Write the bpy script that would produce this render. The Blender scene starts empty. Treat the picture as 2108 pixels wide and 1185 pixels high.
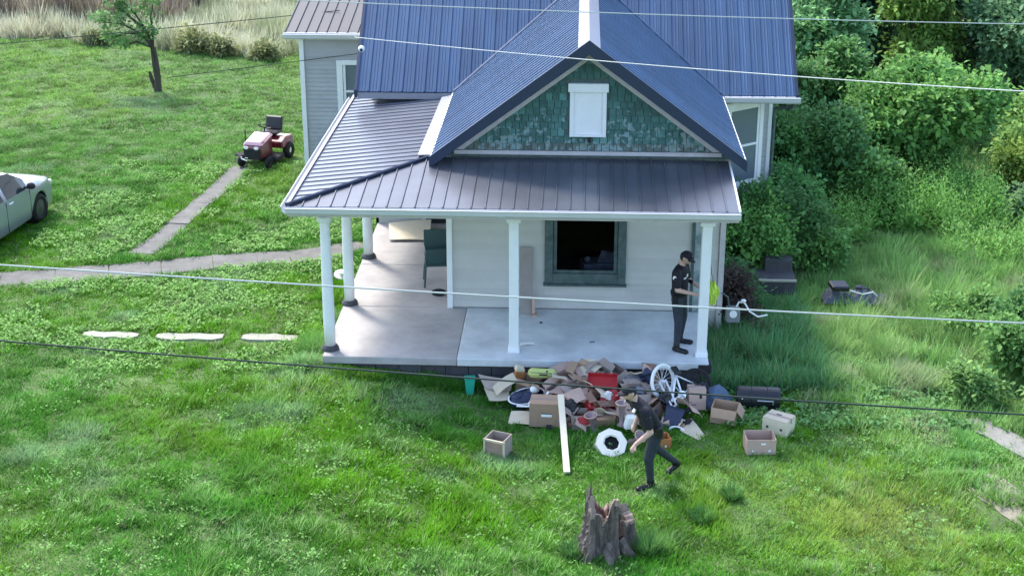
import bpy, bmesh, math, random
import numpy as np
from mathutils import Vector, Matrix, Euler
R=math.radians
rng=np.random.default_rng(7); rnd=random.Random(11)
sc=bpy.context.scene
COL=sc.collection
# ---------------------------------------------------------------- camera
cam=bpy.data.objects.new('camera',bpy.data.cameras.new('camera')); COL.objects.link(cam)
cam.location=(1.073,-23.472,10.8)
cam.rotation_euler=(R(90-20.94),0,R(2.688))
cam.data.sensor_width=36; cam.data.lens=3064/2108*36
cam.data.clip_start=.1; cam.data.clip_end=1500
sc.camera=cam
# ---------------------------------------------------------------- sky and sun
SUN_EL,SUN_AZ=49,-36        # azimuth: degrees from +Y towards +X (negative = towards -X)
w=bpy.data.worlds.new('World'); sc.world=w; w.use_nodes=True
nt=w.node_tree; sk=nt.nodes.new('ShaderNodeTexSky'); sk.sky_type='NISHITA'; sk.sun_disc=False
sk.sun_elevation=R(SUN_EL); sk.sun_rotation=R(SUN_AZ); sk.dust_density=2.2; sk.air_density=1.0; sk.altitude=200
bg=nt.nodes['Background']; bg.inputs[1].default_value=.15
nt.links.new(sk.outputs[0],bg.inputs[0])
sun=bpy.data.lights.new('sun','SUN'); sun.energy=1.35; sun.angle=R(10); sun.color=(1,.96,.88)
so=bpy.data.objects.new('sun',sun); COL.objects.link(so)
az,el=R(SUN_AZ),R(SUN_EL)
sd=Vector((math.sin(az)*math.cos(el),math.cos(az)*math.cos(el),math.sin(el)))
so.rotation_euler=sd.to_track_quat('Z','Y').to_euler(); so.location=(0,0,30)
sc.view_settings.view_transform='Standard'; sc.view_settings.look='None'; sc.view_settings.gamma=1
sc.view_settings.use_curve_mapping=False
sc.view_settings.exposure=1.85
# ---------------------------------------------------------------- materials
MATS={}
def mat(name,col,rough=.7,upn=0,ovar=0,metal=0,spec=.4,noise=0,nscale=6,bump=0,bscale=40,attr=None,trans=0,col2=None,stretch=None,c3=None,coat=0):
    m=bpy.data.materials.new(name); m.use_nodes=True; t=m.node_tree; N=t.nodes; L=t.links
    b=N['Principled BSDF']; b.inputs['Roughness'].default_value=rough; b.inputs['Metallic'].default_value=metal
    b.inputs['Specular IOR Level'].default_value=spec; b.inputs['Coat Weight'].default_value=coat
    b.inputs['Base Color'].default_value=(*col,1)
    src=None
    if noise or bump:
        g=N.new('ShaderNodeNewGeometry'); mp=N.new('ShaderNodeMapping'); L.new(g.outputs['Position'],mp.inputs[0])
        if stretch: mp.inputs['Scale'].default_value=stretch
    if noise:
        n=N.new('ShaderNodeTexNoise'); n.inputs['Scale'].default_value=nscale; n.inputs['Detail'].default_value=6; n.inputs['Roughness'].default_value=.65
        L.new(mp.outputs[0],n.inputs[0])
        r=N.new('ShaderNodeValToRGB'); r.color_ramp.elements[0].position=.32; r.color_ramp.elements[1].position=.68
        c2=col2 or tuple(c*(1-noise) for c in col)
        r.color_ramp.elements[0].color=(*c2,1); r.color_ramp.elements[1].color=(*col,1)
        L.new(n.outputs[0],r.inputs[0]); src=r.outputs[0]
    if attr:
        a=N.new('ShaderNodeAttribute'); a.attribute_name=attr
        if src is None: src=a.outputs['Color']
        else:
            x=N.new('ShaderNodeMix'); x.data_type='RGBA'; x.blend_type='MULTIPLY'; x.inputs[0].default_value=1
            L.new(src,x.inputs[6]); L.new(a.outputs['Color'],x.inputs[7]); src=x.outputs[2]
    if ovar:
        oi=N.new('ShaderNodeObjectInfo'); mr=N.new('ShaderNodeMapRange'); mr.inputs[3].default_value=1-ovar; mr.inputs[4].default_value=1+ovar; L.new(oi.outputs['Random'],mr.inputs[0])
        vm=N.new('ShaderNodeVectorMath'); vm.operation='SCALE'; L.new(mr.outputs[0],vm.inputs['Scale'])
        if src is not None: L.new(src,vm.inputs[0])
        else: vm.inputs[0].default_value=col
        src=vm.outputs[0]
    if src is not None: L.new(src,b.inputs['Base Color'])
    if bump:
        n2=N.new('ShaderNodeTexNoise'); n2.inputs['Scale'].default_value=bscale; n2.inputs['Detail'].default_value=5
        L.new(mp.outputs[0],n2.inputs[0])
        bp=N.new('ShaderNodeBump'); bp.inputs['Strength'].default_value=bump; bp.inputs['Distance'].default_value=.02
        L.new(n2.outputs[0],bp.inputs['Height']); L.new(bp.outputs[0],b.inputs['Normal'])
    if trans:
        tr=N.new('ShaderNodeBsdfTranslucent'); mx=N.new('ShaderNodeMixShader'); mx.inputs[0].default_value=trans
        if src is not None: L.new(src,tr.inputs[0])
        else: tr.inputs[0].default_value=(*col,1)
        L.new(b.outputs[0],mx.inputs[1]); L.new(tr.outputs[0],mx.inputs[2]); L.new(mx.outputs[0],N['Material Output'].inputs[0])
    if upn:
        g2=N.new('ShaderNodeNewGeometry'); va=N.new('ShaderNodeVectorMath'); va.operation='ADD'; va.inputs[1].default_value=(0,0,upn); L.new(g2.outputs['Normal'],va.inputs[0])
        vn=N.new('ShaderNodeVectorMath'); vn.operation='NORMALIZE'; L.new(va.outputs[0],vn.inputs[0]); L.new(vn.outputs[0],b.inputs['Normal'])
    MATS[name]=m; return m
M_soil=mat('soil',(.11,.18,.05),.95,noise=.5,nscale=1.5,bump=.6,bscale=9,col2=(.06,.10,.03))
M_grass=mat('grass_blades',(1,1,1),.75,spec=.07,attr='Col',trans=.32,upn=.9)
M_leaf=mat('leaves',(1,1,1),.6,spec=.16,attr='Col',trans=.32,upn=.55)
M_bark=mat('bark',(.10,.085,.065),.95,noise=.6,nscale=9,bump=.9,bscale=30,stretch=(1,1,.25))
M_stump=mat('stump_bark',(.20,.155,.135),.95,noise=.7,nscale=12,bump=1,bscale=26,stretch=(1,1,.16),col2=(.035,.03,.028))
M_rot=mat('rotten_wood',(.16,.085,.07),.95,noise=.5,nscale=10,bump=1,bscale=25,stretch=(1,1,.3))
M_raw=mat('broken_wood',(.36,.27,.22),.9,noise=.5,nscale=14,bump=1,bscale=25,stretch=(1,1,.3))
M_conc=mat('concrete',(.3,.29,.28),.9,noise=.3,nscale=2.5,bump=.25,bscale=50)
M_path=mat('path_concrete',(.19,.185,.17),.93,noise=.35,nscale=3,bump=.4,bscale=35)
M_slab=mat('pale_stone',(.38,.38,.30),.9,noise=.25,nscale=4,bump=.3,bscale=30)
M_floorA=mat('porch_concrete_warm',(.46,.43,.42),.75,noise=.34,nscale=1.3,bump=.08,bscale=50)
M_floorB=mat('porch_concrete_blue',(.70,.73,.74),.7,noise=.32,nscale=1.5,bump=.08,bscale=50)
M_found=mat('foundation_block',(.085,.085,.095),.92,noise=.4,nscale=3,bump=.4,bscale=30)
M_siding=mat('pale_grey_siding',(.53,.52,.49),.6,ovar=.05,noise=.14,nscale=1.3,bump=.05,bscale=20)
M_siding2=mat('grey_siding',(.40,.41,.43),.6,ovar=.05,noise=.12,nscale=2)
M_white=mat('white_paint',(.78,.79,.80),.5,noise=.07,nscale=5)
M_whited=mat('weathered_white_paint',(.52,.49,.50),.7,noise=.2,nscale=7,bump=.1)
M_gutter=mat('gutter_metal',(.55,.56,.58),.45,noise=.08,nscale=3)
M_roof=mat('blue_roof_metal',(.062,.118,.215),.36,metal=.3,spec=.6,ovar=.10,noise=.25,nscale=1.6,stretch=(1,.3,.3),bump=.04,bscale=6)
M_roofp=mat('grey_porch_roof_metal',(.105,.118,.15),.33,metal=.35,spec=.7,ovar=.12,noise=.25,nscale=1.5,bump=.04,bscale=6)
M_roofd=mat('dark_roof_trim',(.022,.035,.075),.4,metal=.3,spec=.5)
M_flash=mat('flashing_metal',(.30,.31,.36),.4,metal=.4,noise=.1,nscale=3)
M_green=mat('green_shingle',(.062,.155,.135),.8,noise=.35,nscale=5,bump=.3,attr='Col')
def shingle_wear():
    m=MATS['green_shingle']; t=m.node_tree; N=t.nodes; L=t.links; b=N['Principled BSDF']; src=b.inputs['Base Color'].links[0].from_socket
    g=N.new('ShaderNodeNewGeometry'); sx=N.new('ShaderNodeSeparateXYZ'); L.new(g.outputs['Position'],sx.inputs[0])
    n=N.new('ShaderNodeTexNoise'); n.inputs['Scale'].default_value=11; n.inputs['Detail'].default_value=4; L.new(g.outputs['Position'],n.inputs[0])
    n2=N.new('ShaderNodeTexNoise'); n2.inputs['Scale'].default_value=1.7; n2.inputs['Detail'].default_value=2; L.new(g.outputs['Position'],n2.inputs[0])
    mr=N.new('ShaderNodeMapRange'); mr.inputs[1].default_value=3.7; mr.inputs[2].default_value=4.9; mr.inputs[3].default_value=.11; mr.inputs[4].default_value=-.16; L.new(sx.outputs[2],mr.inputs[0])
    a=N.new('ShaderNodeMath'); a.operation='ADD'; L.new(n.outputs[0],a.inputs[0]); L.new(mr.outputs[0],a.inputs[1])
    a2=N.new('ShaderNodeMath'); a2.operation='MULTIPLY_ADD'; L.new(n2.outputs[0],a2.inputs[0]); a2.inputs[1].default_value=.35; L.new(a.outputs[0],a2.inputs[2])
    c=N.new('ShaderNodeValToRGB'); c.color_ramp.elements[0].position=.755; c.color_ramp.elements[1].position=.83; L.new(a2.outputs[0],c.inputs[0])
    x=N.new('ShaderNodeMix'); x.data_type='RGBA'; L.new(c.outputs[0],x.inputs[0]); L.new(src,x.inputs[6]); x.inputs[7].default_value=(.19,.27,.27,1); L.new(x.outputs[2],b.inputs['Base Color'])
shingle_wear()
M_gtrim=mat('faded_green_trim',(.045,.075,.075),.7,noise=.4,nscale=8,bump=.2,col2=(.10,.14,.14))
M_peel=mat('peeling_green_paint',(.40,.45,.46),.8,noise=.4,nscale=4,col2=(.07,.13,.14),bump=.3)
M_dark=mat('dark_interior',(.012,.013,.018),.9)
M_black=mat('black_plastic',(.012,.013,.018),.4,spec=.5)
M_blackm=mat('matte_black',(.02,.02,.024),.8)
M_glass=mat('window_glass',(.02,.03,.04),.06,spec=.7)
M_chrome=mat('bright_metal',(.6,.6,.62),.25,metal=.9)
M_wood=mat('pale_lumber',(.72,.66,.50),.7,noise=.15,nscale=6,stretch=(1,1,.2))
CB=[mat('cardboard_tan',(.42,.28,.19),.85,noise=.15,nscale=9,ovar=.14),
    mat('cardboard_pink',(.50,.35,.29),.85,noise=.12,nscale=9,ovar=.14),
    mat('cardboard_dark',(.28,.17,.12),.85,noise=.2,nscale=9,ovar=.14),
    mat('cardboard_pale',(.62,.54,.40),.85,noise=.12,nscale=9,ovar=.14),
    mat('cardboard_grey',(.36,.29,.25),.85,noise=.18,nscale=9,ovar=.14)]
M_cbin=mat('cardboard_inside',(.55,.40,.33),.85,noise=.1)
M_label=mat('white_label',(.82,.82,.80),.6)
M_red=mat('red_plastic',(.40,.025,.03),.4,noise=.15)
M_maroon=mat('maroon_paint',(.12,.012,.022),.35,spec=.6,coat=.4)
M_hood=mat('sunlit_red_hood',(.60,.34,.38),.22,spec=.8,coat=.6)  # pale pink: sunlight on the red hood top is put into the colour
M_teal=mat('teal_plastic',(.02,.36,.24),.45)
M_navy=mat('navy_plastic',(.03,.04,.085),.45,noise=.2)
M_cream=mat('cream_plastic',(.72,.70,.62),.45)
M_lime=mat('lime_cloth',(.52,.58,.20),.7,noise=.1)
M_hivis=mat('yellow_green_cloth',(.62,.80,.12),.6,noise=.2)
M_denim=mat('denim',(.09,.14,.22),.85,noise=.3,nscale=12)
M_greycloth=mat('grey_cloth',(.24,.24,.30),.9,noise=.35,nscale=8)
M_orange=mat('orange_brown',(.42,.17,.06),.7,noise=.15)
M_smoke=mat('smoky_plastic',(.22,.16,.17),.3,spec=.5)
M_whitep=mat('white_plastic',(.78,.80,.82),.35)
M_skin=mat('skin',(.52,.33,.26),.5)
M_shirt=mat('black_uniform_cloth',(.012,.012,.02),.8,noise=.3,nscale=14,bump=.8,bscale=12)
M_trous=mat('dark_grey_trousers',(.028,.040,.05),.85,noise=.35,nscale=12,bump=.9,bscale=11)
M_trous2=mat('slate_trousers',(.034,.044,.06),.85,noise=.35,nscale=12,bump=.9,bscale=11)
M_boot=mat('black_boots',(.008,.008,.012),.4)
M_silver=mat('silver_car_paint',(.36,.38,.45),.28,metal=.45,spec=.6,coat=.6)
M_rubber=mat('rubber',(.012,.012,.013),.8)
M_wire=mat('pale_wire',(.42,.46,.45),.5)
M_wired=mat('dark_wire',(.02,.035,.03),.7)
M_dirt=mat('bare_dirt',(.30,.27,.20),.95,noise=.3,nscale=4,bump=.6,bscale=25)
M_kerb=mat('grey_walk',(.30,.29,.26),.93,noise=.3,nscale=3,bump=.3)
M_tarp=mat('grey_tarp',(.12,.13,.18),.6,noise=.5,nscale=4)
# ---------------------------------------------------------------- helpers
def link(o,parent=None):
    COL.objects.link(o)
    if parent is not None:
        o.parent=parent
        if parent.get('world'): o.matrix_parent_inverse=Matrix.Translation(-parent.location)
    return o
def me(name,V,F,mats,parent=None,smooth=False,mi=None,cols=None):
    m=bpy.data.meshes.new(name); m.from_pydata([tuple(v) for v in V],[],F)
    for x in (mats if isinstance(mats,(list,tuple)) else [mats]): m.materials.append(x)
    if mi is not None: m.polygons.foreach_set('material_index',mi)
    if smooth: m.polygons.foreach_set('use_smooth',[True]*len(m.polygons))
    if cols is not None:
        a=m.color_attributes.new('Col','FLOAT_COLOR','POINT'); a.data.foreach_set('color',np.asarray(cols,dtype=np.float32).ravel())
    m.update(); return link(bpy.data.objects.new(name,m),parent)
def tag(o,label=None,cat=None,group=None,kind=None):
    if label: o['label']=label
    if cat: o['category']=cat
    if group: o['group']=group
    if kind: o['kind']=kind
    return o
def root(name,loc,label,cat,group=None,rz=0,world=False,rot=None,kind=None):
    o=bpy.data.objects.new(name,None); o.empty_display_size=.2; COL.objects.link(o); o.location=loc; o.rotation_euler=rot or (0,0,rz)
    if world: o['world']=1
    return tag(o,label,cat,group,kind)
class MB:
    def __init__(s): s.V=[];s.F=[];s.I=[]
    def add(s,V,F,i=0):
        n=len(s.V); s.V+=[Vector(v) for v in V]; s.F+=[tuple(n+k for k in f) for f in F]; s.I+=[i]*len(F); return s
    def box(s,c,d,rot=None,i=0,taper=1):
        x,y,z=d[0]/2,d[1]/2,d[2]/2; t=taper
        P=[Vector(p) for p in [(-x,-y,-z),(x,-y,-z),(x,y,-z),(-x,y,-z),(-x*t,-y*t,z),(x*t,-y*t,z),(x*t,y*t,z),(-x*t,y*t,z)]]
        if rot is not None:
            E=rot if isinstance(rot,Matrix) else Euler(rot).to_matrix(); P=[E@p for p in P]
        return s.add([p+Vector(c) for p in P],[(0,3,2,1),(4,5,6,7),(0,1,5,4),(1,2,6,5),(2,3,7,6),(3,0,4,7)],i)
    def tube(s,pts,r,n=8,i=0,cap=True):
        pts=[Vector(p) for p in pts]; k=len(pts); rr=r if isinstance(r,(list,tuple)) else [r]*k
        V=[];F=[]; a=None
        for j,p in enumerate(pts):
            d=(pts[min(j+1,k-1)]-pts[max(j-1,0)]).normalized()
            if a is None: a=d.orthogonal().normalized()
            else: a=(a-d*a.dot(d)).normalized()
            b=d.cross(a)
            for q in range(n):
                t=2*math.pi*q/n; V.append(p+(a*math.cos(t)+b*math.sin(t))*rr[j])
        for j in range(k-1):
            for q in range(n): F.append((j*n+q,j*n+(q+1)%n,(j+1)*n+(q+1)%n,(j+1)*n+q))
        if cap: F.append(tuple(range(n-1,-1,-1))); F.append(tuple(range((k-1)*n,k*n)))
        return s.add(V,F,i)
    def lathe(s,prof,c=(0,0,0),n=16,i=0,rot=None,cap=True,sx=1,sy=1):
        V=[];F=[]
        for r,z in prof:
            for q in range(n):
                t=2*math.pi*q/n; V.append(Vector((r*math.cos(t)*sx,r*math.sin(t)*sy,z)))
        for j in range(len(prof)-1):
            for q in range(n): F.append((j*n+q,j*n+(q+1)%n,(j+1)*n+(q+1)%n,(j+1)*n+q))
        if cap: F.append(tuple(range(n-1,-1,-1))); F.append(tuple(range((len(prof)-1)*n,len(prof)*n)))
        E=Euler(rot).to_matrix() if rot is not None else Matrix.Identity(3)
        return s.add([E@v+Vector(c) for v in V],F,i)
    def torus(s,c,R0,r,rot=None,n=24,m=8,i=0,sx=1,sy=1):
        E=Euler(rot).to_matrix() if rot is not None else Matrix.Identity(3); V=[];F=[]
        for a in range(n):
            A=2*math.pi*a/n
            for b in range(m):
                B=2*math.pi*b/m; V.append(E@Vector(((R0+r*math.cos(B))*math.cos(A)*sx,(R0+r*math.cos(B))*math.sin(A)*sy,r*math.sin(B)))+Vector(c))
        for a in range(n):
            for b in range(m): F.append((a*m+b,((a+1)%n)*m+b,((a+1)%n)*m+(b+1)%m,a*m+(b+1)%m))
        return s.add(V,F,i)
    def ball(s,c,r,n=14,m=9,i=0,rot=None):
        r=r if isinstance(r,(list,tuple)) else (r,r,r)
        E=Euler(rot).to_matrix() if rot is not None else Matrix.Identity(3); V=[];F=[]
        for a in range(m+1):
            A=math.pi*a/m
            for b in range(n):
                B=2*math.pi*b/n; V.append(E@Vector((r[0]*math.sin(A)*math.cos(B),r[1]*math.sin(A)*math.sin(B),r[2]*math.cos(A)))+Vector(c))
        for a in range(m):
            for b in range(n): F.append((a*n+b,(a+1)*n+b,(a+1)*n+(b+1)%n,a*n+(b+1)%n))
        return s.add(V,F,i)
    def poly(s,P,t,i=0):   # polygon P extruded by vector t
        n=len(P); t=Vector(t); P=[Vector(p) for p in P]
        return s.add(P+[p+t for p in P],[tuple(range(n-1,-1,-1)),tuple(range(n,2*n))]+[(k,(k+1)%n,n+(k+1)%n,n+k) for k in range(n)],i)
    def build(s,name,mats,parent=None,smooth=False,bevel=0):
        o=me(name,s.V,s.F,mats,parent,smooth,s.I)
        bm=bmesh.new(); bm.from_mesh(o.data); bmesh.ops.recalc_face_normals(bm,faces=bm.faces)
        if bevel: bmesh.ops.bevel(bm,geom=bm.edges[:],offset=bevel,segments=1,affect='EDGES')
        bm.to_mesh(o.data); bm.free()
        return o
def box(name,c,d,m,parent=None,rot=None,bevel=0): return MB().box(c,d,rot).build(name,m,parent,bevel=bevel)
def smooth01(t): t=np.clip(t,0,1); return t*t*(3-2*t)
def hgt(x,y):
    x=np.asarray(x,dtype=float); y=np.asarray(y,dtype=float)
    b=.35*smooth01((1.0-x)/4.5)
    return b+.02*np.sin(x*1.3+y*.7)+.015*np.sin(y*1.9-x*.8)+.03*np.sin(x*.31+1)*np.cos(y*.27)*smooth01((abs(y-3)-4)/6)
def H(x,y): return float(hgt(x,y))
# cheap value noise for colours and densities
_tab=rng.random((64,64))
def vnoise(x,y,s,o=0):
    x=np.asarray(x)/s+o*7.13+500; y=np.asarray(y)/s+o*3.77+500
    i=np.floor(x).astype(int); j=np.floor(y).astype(int); fx=x-i; fy=y-j; fx=fx*fx*(3-2*fx); fy=fy*fy*(3-2*fy)
    T=lambda a,b:_tab[a%64,b%64]
    return (T(i,j)*(1-fx)+T(i+1,j)*fx)*(1-fy)+(T(i,j+1)*(1-fx)+T(i+1,j+1)*fx)*fy
def crumple(o,amp=.03,fr=9):
    from mathutils import noise
    for v in o.data.vertices:
        n=noise.noise_vector(v.co*fr)+.5*noise.noise_vector(v.co*fr*2.3+Vector((5,1,2))); v.co+=n*amp
    o.data.update(); return o
# ================================================================ GROUND
xs=np.concatenate([[-600,-300,-150,-80,-50],np.arange(-30,30.1,.5),[45,60,90,150,300,600]])
ys=np.concatenate([[-300,-120,-60,-30],np.arange(-14,50.1,.5),[60,80,120,200,400,800]])
X,Yg=np.meshgrid(xs,ys); Zg=hgt(X,Yg)
V=np.stack([X.ravel(),Yg.ravel(),Zg.ravel()],1); nx=len(xs)
F=[(j*nx+i,j*nx+i+1,(j+1)*nx+i+1,(j+1)*nx+i) for j in range(len(ys)-1) for i in range(nx-1)]
g=me('ground',V,F,M_soil,smooth=True); tag(g,kind='structure')
# ---- paths (each slab a part)
def strip_slabs(rname,pts,wds,gap,m,label,th=.05,lift=.012):
    """pts: centre line, slabs laid end to end along it"""
    r=root(rname,(*pts[0][:2],H(*pts[0][:2])),label,None,world=True,kind='structure')
    for a,b,w0,w1 in zip(pts[:-1],pts[1:],wds[:-1],wds[1:]):
        a=Vector(a);b=Vector(b);d=(b-a);L=d.length;d.normalize();p=Vector((-d.y,d.x))
        n=max(1,round(L/1.25)); 
        for k in range(n):
            q0=a+d*(L*k/n+gap); q1=a+d*(L*(k+1)/n-gap); u0=w0+(w1-w0)*k/n; u1=w0+(w1-w0)*(k+1)/n
            P=[q0+p*u0/2,q0-p*u0/2,q1-p*u1/2,q1+p*u1/2]; j=[rnd.uniform(-.012,.012) for _ in P]
            ns=6; top=[];
            # ragged long edges
            e0=[P[1].lerp(P[2],t/ns)+p*rnd.uniform(-.03,.03) for t in range(ns+1)]
            e1=[P[0].lerp(P[3],t/ns)+p*rnd.uniform(-.03,.03) for t in range(ns+1)]
            V=[];F=[]
            tz=rnd.uniform(-.01,.01)
            for i in range(ns+1):
                for e in (e0[i],e1[i]):
                    z=H(e.x,e.y)+lift+tz; V+= [(e.x,e.y,z),(e.x,e.y,z-th)]
            for i in range(ns):
                o=i*4; F+=[(o,o+4,o+6,o+2),(o,o+1,o+5,o+4),(o+2,o+6,o+7,o+3)]
            F+=[(0,2,3,1),(ns*4,ns*4+1,ns*4+3,ns*4+2)]
            me('paving_slab',V,F,m,r)
    return r
strip_slabs('path',[(-15,2.6),(-10.4,3.75),(-8.4,4.35),(-6.4,4.9),(-4.9,5.35),(-3.45,6.1)],[.85,.85,.95,.8,.75,.8],.008,M_path,'grey concrete path running from the side porch across the lawn past the silver car')
strip_slabs('path',[(-8.05,5.5),(-7.75,7.3),(-7.62,8.9),(-7.45,10.4),(-7.35,11.9)],[.55,.5,.45,.5,.45],.012,M_path,'narrow grey concrete path leading from the garden fork to the red mower')
r=root('path',(-6,1,H(-6,1)),'row of three pale stone slabs sunk in the lawn beside the porch',None,world=True,kind='structure')
for x0,x1 in ((-7.85,-6.85),(-6.52,-5.3),(-4.95,-3.95)):
    n=7; V=[];F=[]
    for i in range(n+1):
        x=x0+(x1-x0)*i/n; yy=1.03+.02*math.sin(i*2)
        e=.05 if i in(0,n) else 0
        for y in (yy-.13+e+rnd.uniform(-.02,.02),yy+.12-e+rnd.uniform(-.02,.02)): V+=[(x,y,H(x,y)+.035),(x,y,H(x,y)-.04)]
    for i in range(n): o=i*4; F+=[(o,o+4,o+6,o+2),(o,o+1,o+5,o+4),(o+2,o+6,o+7,o+3)]
    F+=[(0,2,3,1),(n*4,n*4+1,n*4+3,n*4+2)]
    me('paving_slab',V,F,M_slab,r)
strip_slabs('path',[(7.55,-1.0),(8.3,-2.35),(9.3,-3.9)],[.5,.5,.5],.01,M_kerb,'short grey concrete walk at the weedy edge of the lawn',lift=.05)
# dirt patch
n=26; V=[(7.35,-3.7,H(7.35,-3.7)+.012)];F=[]
for k in range(n):
    a=2*math.pi*k/n; rr=1+.18*math.sin(3*a+1)+rnd.uniform(-.08,.08)
    dx=.36*math.cos(a)*rr; dy=1.0*math.sin(a)*rr; x=7.4+dx*.9-dy*.33; y=-3.65+dx*.33+dy*.9
    V.append((x,y,H(x,y)+.012)); F.append((0,k+1,(k+1)%n+1))
tag(me('dirt_ground',V,F,M_dirt),kind='structure')
# ================================================================ HOUSE
hr=root('house',(1.2,5,.1),'pale grey house with ribbed blue metal roofs, green shingled gable and wraparound porch','house',world=True)
FZ=.6
# --- floor slabs
def floor_piece(x0,x1,y0,y1,m,z=FZ,name='porch_floor'):
    return MB().box(((x0+x1)/2,(y0+y1)/2,z-.07),(x1-x0,y1-y0,.14)).build(name,m,hr,bevel=.012)
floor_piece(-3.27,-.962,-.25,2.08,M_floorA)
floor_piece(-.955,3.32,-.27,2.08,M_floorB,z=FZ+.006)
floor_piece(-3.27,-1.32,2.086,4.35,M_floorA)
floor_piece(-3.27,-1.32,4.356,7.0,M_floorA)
# foundation under porch: block courses
fd=root  # alias unused
fb=MB().box((0,3.4,.2),(6.3,7.0,.5)).build('foundation',M_found,hr)
for row in range(3):
    z=.36-row*.2
    off=.2 if row%2 else 0
    x=-3.17+(-off)
    while x<3.2:
        a=max(x,-3.17); b=min(x+.4,3.2)
        if b-a>.06: MB().box(((a+b)/2,-.135,z),(b-a-.012,.07,.188)).build('foundation_block',M_found,fb)
        x+=.4
    y=-.1
    for k in range(5):
        MB().box((3.195,y+.22+(.2 if row%2 else 0),z),(.07,.388,.188)).build('foundation_block',M_found,fb); y+=.4
# --- walls
CX=1.21
def wall_core(name,P,t,m=M_siding): return MB().poly(P,t).build(name,m,hr)
w0=wall_core('wall',[(-1.28,2.16,.1),(3.66,2.16,.1),(3.66,2.16,3.62),(-1.28,2.16,3.62)],(0,.02,0),M_dark)
# split core around the window opening so that the interior can be seen
bpy.data.objects.remove(w0)
WX0,WX1,WZ0,WZ1=.62,1.80,1.32,2.75
wl=MB()
for (a,b,c,d) in ((-1.28,WX0,.1,3.62),(WX1,3.66,.1,3.62),(WX0,WX1,.1,WZ0),(WX0,WX1,WZ1,3.62)): wl.box(((a+b)/2,2.17,(c+d)/2),(b-a,.06,d-c))
wl=wl.build('wall',M_siding,hr)
def boards(parent,z0,z1,step,segs,yf,m,name='siding_board',axis='x',th=.028):
    z=z0; k=0
    while z<z1-.01:
        zt=min(z+step,z1)
        for (a,b,za,zb) in segs:
            if zt<=za+.005 or z>=zb-.005: continue
            A,B=max(z,za),min(zt,zb)
            V=[]
            for u in (a,b):
                V+=[(u,yf-th,A),(u,yf-.004,B),(u,yf+.02,B),(u,yf+.02,A)]
            F=[(0,1,5,4),(1,2,6,5),(3,0,4,7),(0,3,2,1),(4,5,6,7)]
            me(name,V,F,m,parent)
        z+=step; k+=1
boards(wl,.62,3.1,.125,[(-1.22,.47,0,9),(1.95,3.62,0,9),(.47,1.95,0,1.14)],2.13,M_siding)
# corner boards and door-side panel
for x,z0 in ((-1.27,.6),(3.68,.16)):
    box('corner_board',(x,2.1,(z0+3.6)/2),(.10,.10,3.6-z0),M_white if x<0 else M_whited,hr,bevel=.006)
box('weathered_door',(3.27,2.085,1.72),(.17,.04,2.2),M_peel,hr)
box('door_casing',(3.155,2.08,1.72),(.05,.06,2.24),M_gtrim,hr)
# chamfered right side wall of the wing below the right of the porch
MB().box((3.64,4.2,1.85),(.06,4.1,3.55)).build('side_wall',M_siding,hr)
MB().box((-1.25,4.6,1.85),(.06,4.9,3.55)).build('side_wall',M_siding,hr)
# --- porch window
wf=MB()
wf.box((.545,2.09,1.97),(.15,.09,1.70)); wf.box((1.875,2.09,1.97),(.15,.09,1.70)); wf.box((1.21,2.09,1.225),(1.18,.09,.19)); wf.box((1.21,2.09,2.79),(1.18,.09,.09))
wo=wf.build('window',M_gtrim,hr,bevel=.006)
sb=MB(); sb.box((.66,2.12,1.97),(.06,.05,1.3)); sb.box((1.76,2.12,1.97),(.06,.05,1.3)); sb.box((1.21,2.12,1.345),(1.04,.05,.05)); sb.build('sash',M_gtrim,wo)
box('sill',(1.21,2.04,1.115),(1.52,.14,.035),M_gtrim,wo,bevel=.004)
# dark room behind, with a few dim things
rm=MB(); 
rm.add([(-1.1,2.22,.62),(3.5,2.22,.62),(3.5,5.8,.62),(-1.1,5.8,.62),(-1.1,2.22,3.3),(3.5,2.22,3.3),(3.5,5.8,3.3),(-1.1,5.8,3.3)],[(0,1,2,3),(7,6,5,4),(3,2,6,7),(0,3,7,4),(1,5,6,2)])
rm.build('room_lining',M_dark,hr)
it=MB(); it.box((1.5,2.7,1.0),(.7,.4,.72),(0,0,.2)); it.box((1.62,2.55,1.48),(.3,.05,.24),(.3,.2,.3)); it.ball((1.25,2.6,1.42),(.05,.05,.05)); it.build('stored_box',M_greycloth,hr)
box('pane',(1.21,2.135,2.04),(1.04,.006,1.36),M_glass,wo)
MATS['window_glass'].node_tree.nodes['Principled BSDF'].inputs['IOR'].default_value=1.12
MATS['window_glass'].node_tree.nodes['Principled BSDF'].inputs['Transmission Weight'].default_value=1
MATS['window_glass'].node_tree.nodes['Principled BSDF'].inputs['Base Color'].default_value=(.5,.55,.6,1)
# --- posts
PB=[(-3.18,.06),(-3.16,2.19),(-3.16,4.75),(0,.1),(3.21,.06)]
for k,(x,y) in enumerate(PB):
    p=MB()
    if k<3:   # round tapered columns
        p.lathe([(.095,FZ+.08),(.10,FZ+.5),(.098,1.6),(.082,2.9),(.082,3.0)],(x,y,0),20)
        p=p.build('post',M_white,hr,smooth=False)
        for f in p.data.polygons: f.use_smooth=len(f.vertices)==4
        MB().lathe([(.125,2.93),(.135,2.96),(.135,3.03)],(x,y,0),20).build('capital',M_white,p)
        MB().lathe([(.15,FZ),(.15,FZ+.04),(.12,FZ+.085)],(x,y,0),20).build('post_base',M_found,p)
    else:
        p.box((x,y,1.83),(.165,.165,2.32)); p=p.build('post',M_white,hr,bevel=.01)
        box('capital',(x,y,3.0),(.24,.24,.07),M_white,p,bevel=.008)
        box('post_base',(x,y,FZ+.045),(.20,.20,.08) if k==3 else (.21,.21,.08),M_white if k==3 else M_white,p,bevel=.01)
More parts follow.
